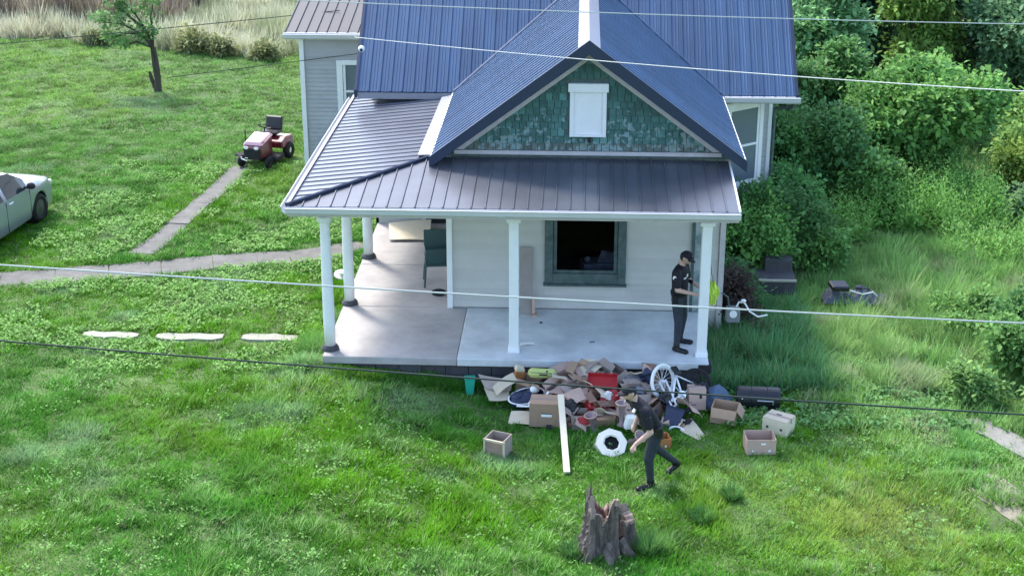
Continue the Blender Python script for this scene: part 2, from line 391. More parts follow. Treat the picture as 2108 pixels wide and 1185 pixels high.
MB().box((3.25,-.16,.5),(.24,.24,.17)).build('corner_block',M_blackm,hr,bevel=.02)
# --- porch beam / fascia / gutter
box('porch_beam',(-.02,.06,3.13),(6.6,.16,.14),M_white,hr)
box('porch_beam',(-3.17,3.5,3.13),(.16,6.7,.14),M_white,hr)
box('porch_ceiling',(-.02,1.0,3.215),(7.1,2.2,.02),M_white,hr)
box('porch_ceiling',(-2.45,4.5,3.215),(2.3,4.8,.02),M_white,hr)
def gutter(a,b,out):
    a=Vector(a);b=Vector(b);d=(b-a).normalized();o=Vector(out);m=MB()
    prof=[(0,.0),(.0,-.11),(.05,-.125),(.085,-.09),(.10,-.02),(.115,0),(.10,.004),(.09,-.02),(.075,-.08),(.045,-.105),(.012,-.1),(.012,0)]
    V=[];n=len(prof)
    for p in (a,b):
        for q,z in prof: V.append(p+o*q+Vector((0,0,z)))
    m.add(V,[(k,(k+1)%n,n+(k+1)%n,n+k) for k in range(n)]+[tuple(range(n))[::-1],tuple(range(n,2*n))])
    return m.build('gutter',M_gutter,hr)
box('fascia',(-.02,-.285,3.20),(7.42,.03,.16),M_whited,hr)
box('fascia',(-3.715,3.5,3.20),(.03,7.5,.16),M_whited,hr)
gutter((-3.75,-.302,3.29),(3.71,-.302,3.29),(0,-1,0))
gutter((-3.732,-.29,3.285),(-3.732,7.3,3.285),(-1,0,0))
# --- ribbed roof panels
def rib_panels(roof,O,U,Vv,u0,u1,pitch,v0,v1,m,minor=2,rib=.024,width=.05,th=.02,skirt=True):
    O=Vector(O);U=Vector(U).normalized();Vv=Vector(Vv).normalized();N=U.cross(Vv)
    if N.z<0: N=-N
    u=u0
    me_n=0
    while u<u1-.02:
        ub=min(u+pitch,u1); w=ub-u
        pr=[(0,0),(.0,0)]
        pr=[(0,0),(width*.2,rib),(width*.62,rib),(width,0)]
        for k in range(minor):
            c=width+(w-width)*(k+1)/(minor+1); pr+=[(c-.014,0),(c-.005,rib*.35),(c+.005,rib*.35),(c+.014,0)]
        pr.append((w-.001,0))
        pr=[p for p in pr if p[0]<=w]
        V=[]
        jz=rnd.uniform(-.0012,.0012)
        for a,h in pr:
            A=v0(u+a);B=v1(u+a)
            if B<A+.002: B=A+.002
            V+= [O+U*(u+a)+Vv*A+N*(h+jz),O+U*(u+a)+Vv*B+N*(h+jz),O+U*(u+a)+Vv*A-N*th]
        F=[]
        for i in range(len(pr)-1):
            o=i*3; F+=[(o,o+3,o+4,o+1),(o,o+2,o+5,o+3)]
        me('roof_panel',V,F,m,roof); u=ub
S=.75; cs=1/math.hypot(1,S); sn=S*cs
SM=.85; cm=1/math.hypot(1,SM); sm_=SM*cm
HW=2.73; ZE=3.65; YE=6.3
# roof decks: thin sheets beneath the panels
def deck(name,polys,m=M_roofd):
    V=[];F=[]
    for P in polys:
        n=len(V); V+=P; F.append(tuple(range(n,n+len(P))))
    return me(name,V,F,m,hr)
RZ=ZE+HW*S
yv=YE+HW*S/SM
TR=4.6   # main ridge run
mdk=deck('main_roof',[[(-3.5,YE+.03,ZE-.04),(-1.55,YE+.03,ZE-.04),(CX,yv,RZ-.04),(3.97,YE+.03,ZE-.04),(5.41,YE+.03,ZE-.04),(5.41,YE+TR,ZE+TR*SM-.04),(-3.5,YE+TR,ZE+TR*SM-.04)],
                      [(-3.5,YE+TR,ZE+TR*SM-.04),(5.41,YE+TR,ZE+TR*SM-.04),(5.41,YE+2*TR,ZE-.04),(-3.5,YE+2*TR,ZE-.04)]])
def mstart(u):
    x=-3.53+u; d=HW-abs(x-CX)
    return max(0,d)*S/SM/cm
rib_panels(mdk,(-3.53,YE,ZE),(1,0,0),(0,cm,sm_),0,8.97,.23,mstart,lambda u:TR/cm,M_roof)
# back slope of main roof (plain ribs, off camera)
rib_panels(mdk,(-3.53,YE+2*TR,ZE),(1,0,0),(0,-cm,sm_),0,8.97,.69,lambda u:0,lambda u:TR/cm,M_roof,minor=0)
wdk=deck('gable_roof',[[(CX-HW+.03,1.52,ZE-.02),(CX-HW+.03,YE,ZE-.02),(CX,yv,RZ-.045),(CX,1.52,RZ-.045)],[(CX+HW-.03,1.52,ZE-.02),(CX+HW-.03,YE,ZE-.02),(CX,yv,RZ-.045),(CX,1.52,RZ-.045)]])
# gable slopes: panels along Y, slope direction up to the ridge; each clipped by the valley
Lr=HW/cs
for sx in (1,-1):
    O=(CX-sx*HW,1.5,ZE)
    def vend(u): return Lr
    def vst(u):
        y=1.5+u
        return max(0,(y-YE))*SM/S/cs
    rib_panels(wdk,O,(0,1,0),(sx*cs,0,sn),0,yv-1.5,.229,vst,vend,M_roof,minor=1,rib=.018,width=.04)
# ridge cap
rc=MB()
for sx in (1,-1):
    P=[(CX,1.47,RZ+.035),(CX-sx*.19,1.47,RZ+.035-.19*S),(CX-sx*.19,yv-.1,RZ+.035-.19*S),(CX,yv-.1,RZ+.035)]
    rc.poly(P,(0,0,-.012))
rc.build('ridge_cap',M_flash,wdk)
# valley flashing
for sx in (1,-1):
    a=Vector((CX-sx*HW,YE,ZE+.03));b=Vector((CX,yv,RZ+.03)); 
    MB().tube([a,b],.026,6).build('valley_flashing',M_flash if sx>0 else M_roof,mdk)
# main ridge cap and rake trims
MB().tube([(-3.53,YE+TR,ZE+TR*SM+.03),(5.44,YE+TR,ZE+TR*SM+.03)],.08,8).build('ridge_cap',M_flash,mdk)
for x in (-3.54,5.45):
    m=MB(); 
    m.poly([(x-.03,YE-.02,ZE+.035),(x-.03,YE+TR,ZE+TR*SM+.035),(x-.03,YE+TR,ZE+TR*SM-.13),(x-.03,YE-.02,ZE-.13)],(.06,0,0)); m.build('rake_trim',M_roofd,mdk)
# main eave fascia and soffit (right of wing)
box('fascia',(4.71,YE-.015,ZE-.08),(1.44,.03,.13),M_white,hr)
gutter((4.0,YE-.03,ZE-.02),(5.52,YE-.03,ZE-.02),(0,-1,0))
box('soffit',(4.7,6.75,ZE-.15),(1.4,.9,.02),M_white,hr)
# gable rakes: dark trim on the roof edge
gr=MB()
for sx in (1,-1):
    a=Vector((CX,1.46,RZ+.03)); b=Vector((CX-sx*(HW+.03),1.46,ZE+.03-.02))
    gr.poly([a,b,b-Vector((0,0,.20)),a-Vector((0,0,.25))],(0,.05,0))
gr.build('rake_trim',M_roofd,wdk)
# thin pale drip edges on wing eaves
for sx in (1,-1):
    box('drip_edge',(CX-sx*(HW+.012),(1.5+YE)/2,ZE-.035),(.03,YE-1.5,.05),M_white,wdk)
# soffit under gable overhang
so_=MB()
for sx in (1,-1):
    a=Vector((CX,1.52,RZ-.20));b=Vector((CX-sx*HW,1.52,ZE-.16)); so_.poly([a,b,b+Vector((0,.4,0)),a+Vector((0,.4,0))],(0,0,-.015))
so_.build('soffit',M_whited,wdk)
# --- gable wall with shingles
GY=1.90; GB=3.66
gw=MB().poly([(CX-2.55,GY,GB-.1),(CX+2.55,GY,GB-.1),(CX,GY,5.48)],(0,.1,0)).build('gable_wall',M_gtrim,hr)
MB().box((CX,GY-.02,GB-.01),(4.7,.06,.07)).build('gable_sill',M_whited,gw)
rb=MB()
for sx in (1,-1):
    a=Vector((CX,GY-.045,5.50));b=Vector((CX-sx*2.42,GY-.045,3.70)); d=(b-a).normalized(); q=Vector((0,0,-.19))
    rb.poly([a,b,b+Vector((sx*.23,0,0)),a+q],(0,.04,0))
rb.build('rake_board',M_whited,gw)
proto=None
row=0; z=3.70
while z<5.25:
    half=(5.36-z)/(5.36-3.68)*2.28
    x=CX-half+(.05 if row%2 else 0)
    while x<CX+half:
        ww=.125+rnd.uniform(-.015,.015)
        cxm=x+ww/2
        if not(.86<cxm<1.52 and 3.95<z<4.95) and abs(cxm-CX)<half-.02:
            k_=rnd.uniform(.8,1.25)*(1.5 if rnd.random()<.10 else 1); c=(k_*(1.9 if z<3.78 else 1),k_,k_*1.02,1)
            h=.15; jz=rnd.uniform(-.008,.008)
            V=[(x+.006,GY-.036,z+jz),(x+ww-.006,GY-.036,z+jz),(x+ww-.004,GY-.006,z+h),(x+.004,GY-.006,z+h),(x+.004,GY,z+jz),(x+ww-.004,GY,z+jz)]
            me('shingle',V,[(0,1,2,3),(0,4,5,1),(0,3,4),(1,5,2)],M_green,gw,cols=[c]*6)
        x+=ww
    z+=.128; row+=1
# gable window (boarded pale panel)
gwin=MB(); gwin.box((.925,1.86,4.36),(.07,.07,.80)); gwin.box((1.495,1.86,4.36),(.07,.07,.80)); gwin.box((CX,1.85,4.83),(.70,.09,.15),taper=1); gwin.box((CX,1.86,3.975),(.64,.08,.04))
gwin=gwin.build('window',M_white,gw,bevel=.004)
box('window_board',(CX,1.875,4.37),(.50,.03,.76),M_white,gwin)
box('vent_hood',(1.24,1.85,3.90),(.06,.06,.09),M_blackm,gw)
# --- porch roof
PZ=3.30; PS=.11; pc=1/math.hypot(1,PS); ps=PS*pc
XL=-3.72; XR=3.69; YF=-.30; RUN=2.17
pdk=deck('porch_roof',[[(XL,YF,PZ-.02),(XR,YF,PZ-.02),(XR,YF+RUN,PZ+RUN*PS-.02),(XL+RUN,YF+RUN,PZ+RUN*PS-.02)],[(XL,YF,PZ-.02),(XL+RUN,YF+RUN,PZ+RUN*PS-.02),(XL+RUN,6.95,PZ+RUN*PS-.02),(XL,7.4,PZ-.02)]])
rib_panels(pdk,(XL,YF,PZ),(1,0,0),(0,pc,ps),0,XR-XL,.232,lambda u:0,lambda u:min(u,RUN)/pc,M_roofp,minor=0,rib=.022,width=.035)
rib_panels(pdk,(XL,YF,PZ),(0,1,0),(pc,0,ps),0,7.5,.262,lambda u:0,lambda u:min(u,RUN)/pc,M_roofp,minor=0,rib=.015,width=.05)
MB().tube([(XL-.02,YF-.02,PZ+.03),(XL+RUN,YF+RUN,PZ+RUN*PS+.03)],.032,6).build('hip_cap',M_roofd,pdk)
MB().box((-2.53,6.33,3.56),(1.95,.03,.13)).build('fascia',M_flash,hr)
# side flashing against the wing and at the top of the side roof
MB().poly([(-1.80,1.95,3.545),(-1.50,1.80,3.60),(-1.50,6.4,3.60),(-1.76,6.4,3.55)],(0,0,.015)).build('flashing',M_flash,pdk)
MB().poly([(XL-.03,YF,PZ+.03),(XL+.03,YF,PZ+.04),(XL+.03,7.35,PZ+.04),(XL-.03,7.35,PZ+.03)],(0,0,-.05)).build('eave_trim',M_flash,pdk)
box('side_trim',(XR+.01,YF+RUN/2,PZ+.09),(.03,RUN,.10),M_white,pdk,rot=(math.atan(PS),0,0))
# --- main body walls
MB().poly([(-3.3,6.98,.1),(3.7,6.98,.1),(3.7,6.98,3.55),(-3.3,6.98,3.55)],(0,.06,0)).build('wall',M_siding,hr)
MB().poly([(5.1,7.4,0),(5.1,14.9,0),(5.1,14.9,3.6),(5.1,7.4,3.6)],(-.06,0,0)).build('side_wall',M_siding2,hr)
MB().poly([(-3.3,6.98,.1),(-3.3,14.9,.1),(-3.3,14.9,3.6),(-3.3,6.98,3.6)],(.06,0,0)).build('side_wall',M_siding2,hr)
MB().poly([(-3.3,14.9,0),(5.1,14.9,0),(5.1,14.9,3.6),(-3.3,14.9,3.6)],(0,.06,0)).build('rear_wall',M_siding2,hr)
for x in (-3.28,5.08): me('gable_end',[(x,YE+.2,ZE-.05),(x,YE+2*TR-.2,ZE-.05),(x,YE+TR,ZE+TR*SM-.1)],[(0,1,2)],M_siding2,hr)
# dark side doorway at the head of the side porch
dd=box('door',(-1.9,6.955,1.62),(.62,.04,2.0),M_blackm,hr); box('door_casing',(-2.26,6.95,1.66),(.08,.05,2.1),M_white,dd); 
# chamfer wall with tall window
A=Vector((3.72,6.3,0));B=Vector((5.1,7.4,0)); D=(B-A).normalized(); Nn=Vector((D.y,-D.x,0)); Lc=(B-A).length
def chm(u0,u1,z0,z1,off,th,name,m,parent):
    P=[A+D*u0+Nn*off+Vector((0,0,z0)),A+D*u1+Nn*off+Vector((0,0,z0)),A+D*u1+Nn*off+Vector((0,0,z1)),A+D*u0+Nn*off+Vector((0,0,z1))]
    return MB().poly(P,-Nn*th).build(name,m,parent)
cw=chm(0,Lc,-.1,3.58,0,.06,'bay_wall',M_siding2,hr)
uw0,uw1=.52,1.40; zw0,zw1=1.62,3.28
for k in range(27):
    z0_=.1+k*.125; z1_=z0_+.118
    for (a,b) in ((0,uw0-.1),(uw1+.1,Lc-.05)) if z1_>zw0-.1 and z0_<zw1+.1 else ((0,Lc-.05),):
        chm(a,b,z0_,z1_,.014,.012,'siding_board',M_siding2,cw)
chm(Lc-.10,Lc,-.1,3.56,.03,.03,'corner_board',M_white,hr)
w2=MB()
for (a,b,c,d) in ((uw0-.1,uw0,zw0-.1,zw1+.12),(uw1,uw1+.1,zw0-.1,zw1+.12),(uw0,uw1,zw1,zw1+.12),(uw0,uw1,zw0-.1,zw0)):
    P=[A+D*a+Nn*.05+Vector((0,0,c)),A+D*b+Nn*.05+Vector((0,0,c)),A+D*b+Nn*.05+Vector((0,0,d)),A+D*a+Nn*.05+Vector((0,0,d))]; w2.poly(P,-Nn*.045)
w2=w2.build('window',M_white,hr)
s2=MB()
for (a,b,c,d) in ((uw0,uw0+.06,zw0,zw1),(uw1-.06,uw1,zw0,zw1),(uw0+.06,uw1-.06,zw1-.06,zw1),(uw0+.06,uw1-.06,zw0,zw0+.06),(uw0+.06,uw1-.06,2.42,2.47)):
    P=[A+D*a+Nn*.035+Vector((0,0,c)),A+D*b+Nn*.035+Vector((0,0,c)),A+D*b+Nn*.035+Vector((0,0,d)),A+D*a+Nn*.035+Vector((0,0,d))]; s2.poly(P,-Nn*.03)
s2.build('sash',M_white,w2)
chm(uw0+.06,uw1-.06,zw0+.06,zw1-.06,.017,.004,'pane',mat('blind_glass',(.12,.15,.20),.12,spec=.7),w2)
# downspout
MB().tube([(5.42,6.28,3.5),(5.40,6.3,3.42),(5.16,7.2,3.18),(5.15,7.25,3.05),(5.15,7.25,.3)],.035,8).build('downspout',M_gtrim,hr)
# --- rear wing at the left
RX0,RX1,RY=-5.73,-3.3,12.0
rw=MB().box(((RX0+RX1)/2,RY+1.6,1.85),(RX1-RX0,3.1,3.6)).build('rear_wing_wall',M_siding2,hr)
boards(rw,.3,3.6,.105,[(RX0+.08,-4.87,0,9),(-4.87,RX1,0,1.6),(-4.87,RX1,3.02,9)],RY+.035,M_siding2)
box('corner_board',(RX0+.03,RY+.01,1.95),(.11,.1,3.4),M_white,rw)
rwin=MB(); rwin.box((-4.79,RY,2.3),(.14,.09,1.5)); rwin.box((-4.2,RY,3.0),(1.04,.09,.12)); rwin.box((-4.2,RY,1.6),(1.04,.09,.1)); rwin.box((-3.65,RY,2.3),(.12,.09,1.5))
rwin=rwin.build('window',M_white,rw); MB().box((-4.68,RY+.01,2.3),(.06,.05,1.3)).box((-4.2,RY+.01,2.28),(.9,.05,.05)).build('sash',M_white,rwin)
box('pane',(-4.2,RY+.03,2.3),(.98,.01,1.3),MATS['blind_glass'],rwin)
rdk=deck('rear_wing_roof',[[(-6.02,11.72,3.74),(-3.3,11.72,3.74),(-3.3,15.6,4.5),(-6.02,15.6,4.5)]])
M_roofk=mat('charcoal_roof_metal',(.04,.045,.06),.6,metal=.1,spec=.5,noise=.15,nscale=2)
rl=math.hypot(1,.196)
rib_panels(rdk,(-6.04,11.7,3.77),(1,0,0),(0,1/rl,.196/rl),0,2.75,.25,lambda u:0,lambda u:3.95,M_roofk,minor=0,rib=.03,width=.04)
box('fascia',(-4.66,11.68,3.70),(2.8,.03,.15),M_white,hr)
gutter((-6.06,11.66,3.75),(-3.4,11.66,3.75),(0,-1,0))
# security camera on the roof edge
sc1=MB().ball((-3.427,6.600,4.466),(.07,.07,.07)).build('security_camera',M_whitep,hr,smooth=True)
MB().ball(tuple(Vector((-3.427,6.600,4.466))+Vector((0,-.055,-.01))),(.035,.025,.035)).build('lens',M_black,sc1,smooth=True)
# ================================================================ VEHICLES
def make_car(loc,rz):
    c=root('parked_car',loc,'silver four door sedan parked on the grass at the end of the concrete path','car',rz=rz)
    def top(x):
        P=[(-2.36,.62),(-2.3,.92),(-2.1,1.03),(-1.55,1.08),(-.95,1.36),(-.45,1.43),(.1,1.43),(.45,1.38),(1.15,.99),(1.7,.93),(2.1,.82),(2.3,.68),(2.38,.52)]
        return np.interp(x,[p[0] for p in P],[p[1] for p in P])
    def belt(x): return np.interp(x,[-2.38,-2.2,-1.5,0,1.1,1.9,2.38],[.60,.88,.97,.93,.90,.80,.50])
    def wid(x): return np.interp(x,[-2.38,-2.2,-1.6,0,1.5,2.1,2.3,2.38],[.66,.80,.87,.90,.88,.80,.68,.58])
    def sill(x):
        z=.20
        for wx in (1.38,-1.38):
            d=abs(x-wx)
            if d<.38: z=max(z,.31+math.sqrt(.38**2-d**2)*.97-.0)
        if x>2.2 or x<-2.2: z=.26
        return z
    xs=sorted(set([round(v,3) for v in np.arange(-2.36,2.381,.06)]+[.45,1.15,-.95,-1.55,1.0,1.76,-1.0,-1.76]))
    rings=[];gh=[]
    for x in xs:
        t=float(top(x)); b=min(float(belt(x)),t-.012); W=float(wid(x)); s=min(sill(x),b-.05); g=t-b
        wt=W-.06-.42*max(0,g-.06) if g>.09 else W-.05
        pts=[(0,t+.02),(wt*.55,t+.012),(wt*.9,t-.01-.02*min(g,1)),(wt,t-.03 if g>.09 else t-.012),(W-.015,b),(W,(b+.55)/2 if b>.6 else b-.01),(W,max(s+.02,.5) if s<.5 else s+.01),(W-.01,s+.005 if s>.4 else s+.1),(W-.05,s)]
        rings.append([(x,y,z) for y,z in pts]); gh.append(g)
    groups={}
    def put(k,q): groups.setdefault(k,[]).append(q)
    n=len(rings[0])
    for i in range(len(rings)-1):
        xm=(xs[i]+xs[i+1])/2
        for s in (1,-1):
            for j in range(n-1):
                q=[rings[i][j],rings[i+1][j],rings[i+1][j+1],rings[i][j+1]]
                q=[(a,b*s,d) for a,b,d in q]
                if s<0: q=q[::-1]
                k='body'
                if j<3 and .45<=xm<=1.15: k='windshield' if j<2 else 'body'
                if j<3 and -1.55<=xm<=-.95 : k='rear_window' if j<2 else 'body'
                if j==3 and -1.25<xm<.86 and not(-.2<xm<-.1): k='side_window%d%d'%(s,1 if xm>-.15 else 0)
                put(k,q)
    for k,qs in groups.items():
        idx={};V=[];F=[]
        for q in qs:
            f=[]
            for p in q:
                key=tuple(round(v,4) for v in p)
                if key not in idx: idx[key]=len(V); V.append(p)
                f.append(idx[key])
            f2=[]
            for a in f:
                if a not in f2: f2.append(a)
            if len(f2)>2: F.append(tuple(f2))
        nm='side_window' if k.startswith('side') else k
        o=me(nm,V,F,M_silver if k=='body' else M_cargl,c,smooth=True)
        if k=='body':
            body=o
    # wheel housings, bumper lines, doors' cut lines
    for s in (1,-1):
        for wx in (1.38,-1.38):
            w_=root('wheel',(wx,s*.80,.31),None,None); w_.parent=c
            w_.location=(wx,s*.80,.31)
            MB().torus((0,0,0),.245,.078,(R(90),0,0),24,8).build('tyre',M_rubber,w_,smooth=True)
            MB().lathe([(.20,-.06),(.205,.05),(.10,.06),(.03,.075)],(0,0,0),20,rot=(R(-90 if s>0 else 90),0,0)).build('rim',M_wheel,w_)
            MB().lathe([(.375,-.25),(.375,.0)],(wx,s*(.84),.31),24,rot=(R(-90 if s>0 else 90),0,0),cap=False).build('wheel_arch',M_rubber,c)
        for x in (-1.05,-.15,.92):
            m=MB(); W=float(wid(x)); m.box((x,s*(W-.001),.57),(.012,.008,.66)); m.build('door_seam',M_blackm,c)
        for x in (-.85,.05): MB().box((x,s*.905,.82),(.17,.03,.03)).build('door_handle',M_whitep,c,bevel=.006)
        m=MB(); m.ball((.80,s*1.0,.99),(.07,.10,.075)); m.box((.80,s*.90,.95),(.05,.12,.04)); m.build('wing_mirror',M_blackm,c,smooth=True)
        m=MB(); m.box((2.2,s*.62,.64),(.2,.22,.1)); m.build('headlight',M_glassy,c,bevel=.02)
    MB().box((-2.33,0,.4),(.14,1.5,.2)).build('bumper',M_silver,c,bevel=.03); MB().box((2.33,0,.38),(.14,1.3,.18)).build('bumper',M_silver,c,bevel=.03)
    MB().box((0,0,.3),(3.8,1.5,.12)).build('underbody',M_rubber,c)
    MB().box((.1,.38,.75),(.5,.5,.5)).box((.1,-.38,.75),(.5,.5,.5)).box((-.1,.38,1.05),(.14,.45,.3)).box((-.1,-.38,1.05),(.14,.45,.3)).build('seats',M_blackm,c,bevel=.03)
    return c
M_wheel=mat('grey_wheel',(.09,.095,.10),.4,metal=.5)
M_cargl=mat('car_glass',(.03,.04,.05),.05,spec=.8)
M_glassy=mat('lamp_glass',(.6,.63,.66),.1,spec=.8)
hd=R(83)
cx0,cy0=-10.84-.86*math.sin(hd),7.47+.86*math.cos(hd)      # front axle centre, seen from its right wheel
make_car((cx0-1.38*math.cos(hd),cy0-1.38*math.sin(hd),.36),hd)
# ---- riding mower (front towards -y local)
mw=root('riding_mower',(-6.86,12.25,H(-6.86,12.25)),'small red riding lawn mower parked where the narrow path ends','lawn mower',rz=R(-14))
b=MB(); b.poly([(-.25,-.62,.30),(-.25,-.66,.62),(-.25,-.50,.78),(-.25,.10,.84),(-.25,.10,.30)],(.5,0,0)); b.build('engine_cover',M_maroon,mw,bevel=.03)
b=MB(); b.add([(-.26,-.60,.70),(.26,-.60,.70),(.27,.11,.86),(-.27,.11,.86),(-.20,-.55,.79),(.20,-.55,.79),(.21,.08,.91),(-.21,.08,.91)],[(4,5,6,7),(0,1,5,4),(1,2,6,5),(2,3,7,6),(3,0,4,7)]); b.build('hood',M_hood,mw,bevel=.015)
g_=box('grille',(0,-.665,.46),(.44,.03,.34),M_blackm,mw,bevel=.01)
for k in range(5): box('grille_slat',(0,-.686,.34+k*.05),(.36,.012,.018),M_black,g_)
for s in (-1,1): MB().lathe([(.045,0),(.05,.02),(.03,.03)],(s*.14,-.675,.64),12,rot=(R(90),0,0),sx=1.3).build('headlight',M_label,mw)
b=MB(); b.poly([(0,.25,.40),(0,.22,.60),(0,.55,.70),(0,.95,.66),(0,.98,.40)],(.92,0,0)); 
b.V=[v-Vector((.46,0,0)) for v in b.V]; b.build('fender',M_maroon,mw,bevel=.03)
b=MB(); b.box((0,.62,.78),(.46,.42,.10)); b.build('seat',M_black,mw,bevel=.03)
b=MB(); b.box((0,.84,1.0),(.46,.10,.40),(R(-12),0,0)); b.build('seat_back',M_black,mw,bevel=.035)
b=MB(); b.tube([(0,.12,.8),(0,.24,1.02)],.022,8); b.build('steering_column',M_blackm,mw)
MB().torus((0,.26,1.04),.17,.018,(R(-35),0,0)).build('steering_wheel',M_black,mw,smooth=True)
b=MB(); b.box((0,.0,.22),(1.02,.55,.13)); b.box((-.62,0,.19),(.26,.3,.05),(0,R(15),0)); b.build('mowing_deck',M_blackm,mw,bevel=.03)
for s in (-1,1):
    for (x,y,r_,t) in ((.38,-.48,.18,.075),(.44,.66,.26,.11)):
        q=root('wheel',(s*x,y,r_),None,None); q.parent=mw
        MB().torus((0,0,0),r_-t*.9,t*.9,(0,R(90),0),20,8,sx=1,sy=1).build('tyre',M_rubber,q,smooth=True)
        MB().lathe([(r_*.45,-.05),(r_*.45,.05)],(0,0,0),14,rot=(0,R(90),0)).build('rim',M_label if y>0 else M_blackm,q)
MB().tube([(-.42,-.1,.3),(-.42,-.08,.98)],.014,6).build('lift_lever',M_blackm,mw)
for x,z in ((-.27,.33),(-.21,.25),(-.3,.22)): pass
MB().box((-.2,-.70,.28),(.16,.02,.03),(0,.3,0)).box((-.28,-.70,.33),(.03,.02,.06)).box((-.14,-.70,.34),(.08,.02,.02)).build('front_trim',M_label,mw)
mw.scale=(.98,.9,.86)
# ================================================================ PEOPLE
def person(loc,rz,segs,rings,label,mats,face_dir,head,extra=None,vox=.011):
    r=root('person',loc,label,'person',rz=rz)
    m=MB()
    for p0,r0,p1,r1,mi in segs:
        p0=Vector(p0);p1=Vector(p1);m.tube([p0,p0.lerp(p1,.5),p1],[r0,(r0+r1)/2,r1],12); m.ball(p0,r0,12,8); m.ball(p1,r1,12,8)
    for a in rings: # torso: lofted ellipses
        V=[];F=[];n=20
        for (c,rx,ry) in a:
            for q in range(n):
                t=2*math.pi*q/n; V.append((c[0]+rx*math.cos(t),c[1]+ry*math.sin(t),c[2]))
        for j in range(len(a)-1):
            for q in range(n): F.append((j*n+q,j*n+(q+1)%n,(j+1)*n+(q+1)%n,(j+1)*n+q))
        F+= [tuple(range(n-1,-1,-1)),tuple(range((len(a)-1)*n,len(a)*n))]
        m.add(V,F)
    # head with jaw, nose, ears
    hc=Vector(head); fd=Vector(face_dir).normalized(); sd_=fd.cross(Vector((0,0,1))).normalized(); ud=sd_.cross(fd)
    m.ball(hc,(.078,.078,.098)); m.ball(hc+fd*.022-ud*.045,(.058,.058,.062)); m.ball(hc+fd*.02+ud*.01,(.07,.07,.09))
    m.tube([hc+fd*.085+ud*.012,hc+fd*.112-ud*.022],[.011,.016],8); m.ball(hc+fd*.088-ud*.058,(.022,.03,.014))
    for s in (1,-1): m.ball(hc+sd_*s*.08-ud*.005,(.018,.018,.034))
    o=m.build('body',mats,r)
    md=o.modifiers.new('rm','REMESH'); md.mode='VOXEL'; md.voxel_size=vox
    m2=o.modifiers.new('sm','SMOOTH'); m2.factor=.5; m2.iterations=3
    dg=bpy.context.evaluated_depsgraph_get(); ev=o.evaluated_get(dg); nm=bpy.data.meshes.new_from_object(ev); o.modifiers.clear()
    old=o.data; o.data=nm; bpy.data.meshes.remove(old)
    nm.materials.clear()
    for x in mats: nm.materials.append(x)
    # zone per face: nearest segment
    C=np.empty(len(nm.polygons)*3,dtype=np.float32); nm.polygons.foreach_get('center',C); C=C.reshape(-1,3)
    best=np.full(len(C),9e9); idx=np.zeros(len(C),dtype=np.int32)
    def upd(p0,r0,p1,r1,mi):
        nonlocal best,idx
        p0=np.array(p0);p1=np.array(p1);d=p1-p0;L=d@d
        t=np.clip((C-p0)@d/(L+1e-9),0,1); dist=np.linalg.norm(C-(p0+t[:,None]*d),axis=1)-(r0+(r1-r0)*t)
        k=dist<best; best=np.where(k,dist,best); idx=np.where(k,mi,idx)
    for s_ in segs: upd(*s_)
    for a in rings:
        for (c,rx,ry) in a: upd(c,min(rx,ry),c,min(rx,ry),a[0][3] if len(a[0])>3 else 1)
    upd(hc-ud*.04,.085,hc+ud*.02,.09,0)
    if extra: idx=extra(C,idx)
    nm.polygons.foreach_set('material_index',idx); nm.polygons.foreach_set('use_smooth',[True]*len(nm.polygons)); nm.update()
    # face features
    fo=MB()
    for s in (1,-1): fo.ball(hc+fd*.078+sd_*s*.03+ud*.022,(.012,.012,.008),8,6)
    fo.build('eyes',M_blackm,r,smooth=True)
    MB().ball(hc-fd*.016+ud*.004,(.081,.083,.094),14,9).build('hair',M_blackm,r,smooth=True)
    # cap: crown and peak
    cp=MB(); E=Matrix((fd,-sd_,ud)).transposed()
    V=[];F=[];n=18
    for a_ in range(6):
        A=math.pi/2*a_/5
        for q in range(n):
            t=2*math.pi*q/n; V.append(hc+ud*.035+E@Vector((.097*math.cos(A)*math.cos(t),.090*math.cos(A)*math.sin(t),.088*math.sin(A))))
    for a_ in range(5):
        for q in range(n): F.append((a_*n+q,a_*n+(q+1)%n,(a_+1)*n+(q+1)%n,(a_+1)*n+q))
    cp.add(V,F)
    V=[]
    for t in np.linspace(-1,1,9):
        a_=t*1.05; V.append(hc+ud*.042+E@Vector((.088*math.cos(a_),.085*math.sin(a_),0))); V.append(hc+ud*(.03-.012*t*t)+E@Vector((.09*math.cos(a_)+.075*math.cos(t*1.3),.088*math.sin(a_),0)))
    V2=[v-ud*.006 for v in V]; n=len(V)
    cp.add(V+V2,[(2*i,2*i+1,2*i+3,2*i+2) for i in range(8)]+[(n+2*i,n+2*i+2,n+2*i+3,n+2*i+1) for i in range(8)]+[(2*i+1,n+2*i+1,n+2*i+3,2*i+3) for i in range(8)])
    cap=cp.build('cap',M_shirt,r,smooth=True)
    return r,hc,fd,sd_,ud,cap
def hand(segs,w_,d,up,side,mi=0,sc_=1.0):
    """palm and five curled digits, starting at the wrist w_, pointing along d"""
    w_=Vector(w_);d=Vector(d).normalized();up=Vector(up).normalized();s=d.cross(up).normalized()*side; pl=w_+d*.085
    segs.append((w_,.026,pl,.030,mi))
    for k,(o_,L) in enumerate(((-.03,.07),(-.010,.08),(.010,.075),(.028,.06))):
        b0=pl+s*o_; b1=b0+d*L*.55-up*.008; b2=b1+d*L*.3-up*L*.45
        segs.append((b0,.0105,b1,.0095,mi)); segs.append((b1,.0095,b2,.0085,mi))
    t0=w_+d*.03-s*.02; t1=t0-s*.035+d*.03; t2=t1+d*.03-up*.015
    segs.append((t0,.013,t1,.011,mi)); segs.append((t1,.011,t2,.0095,mi))
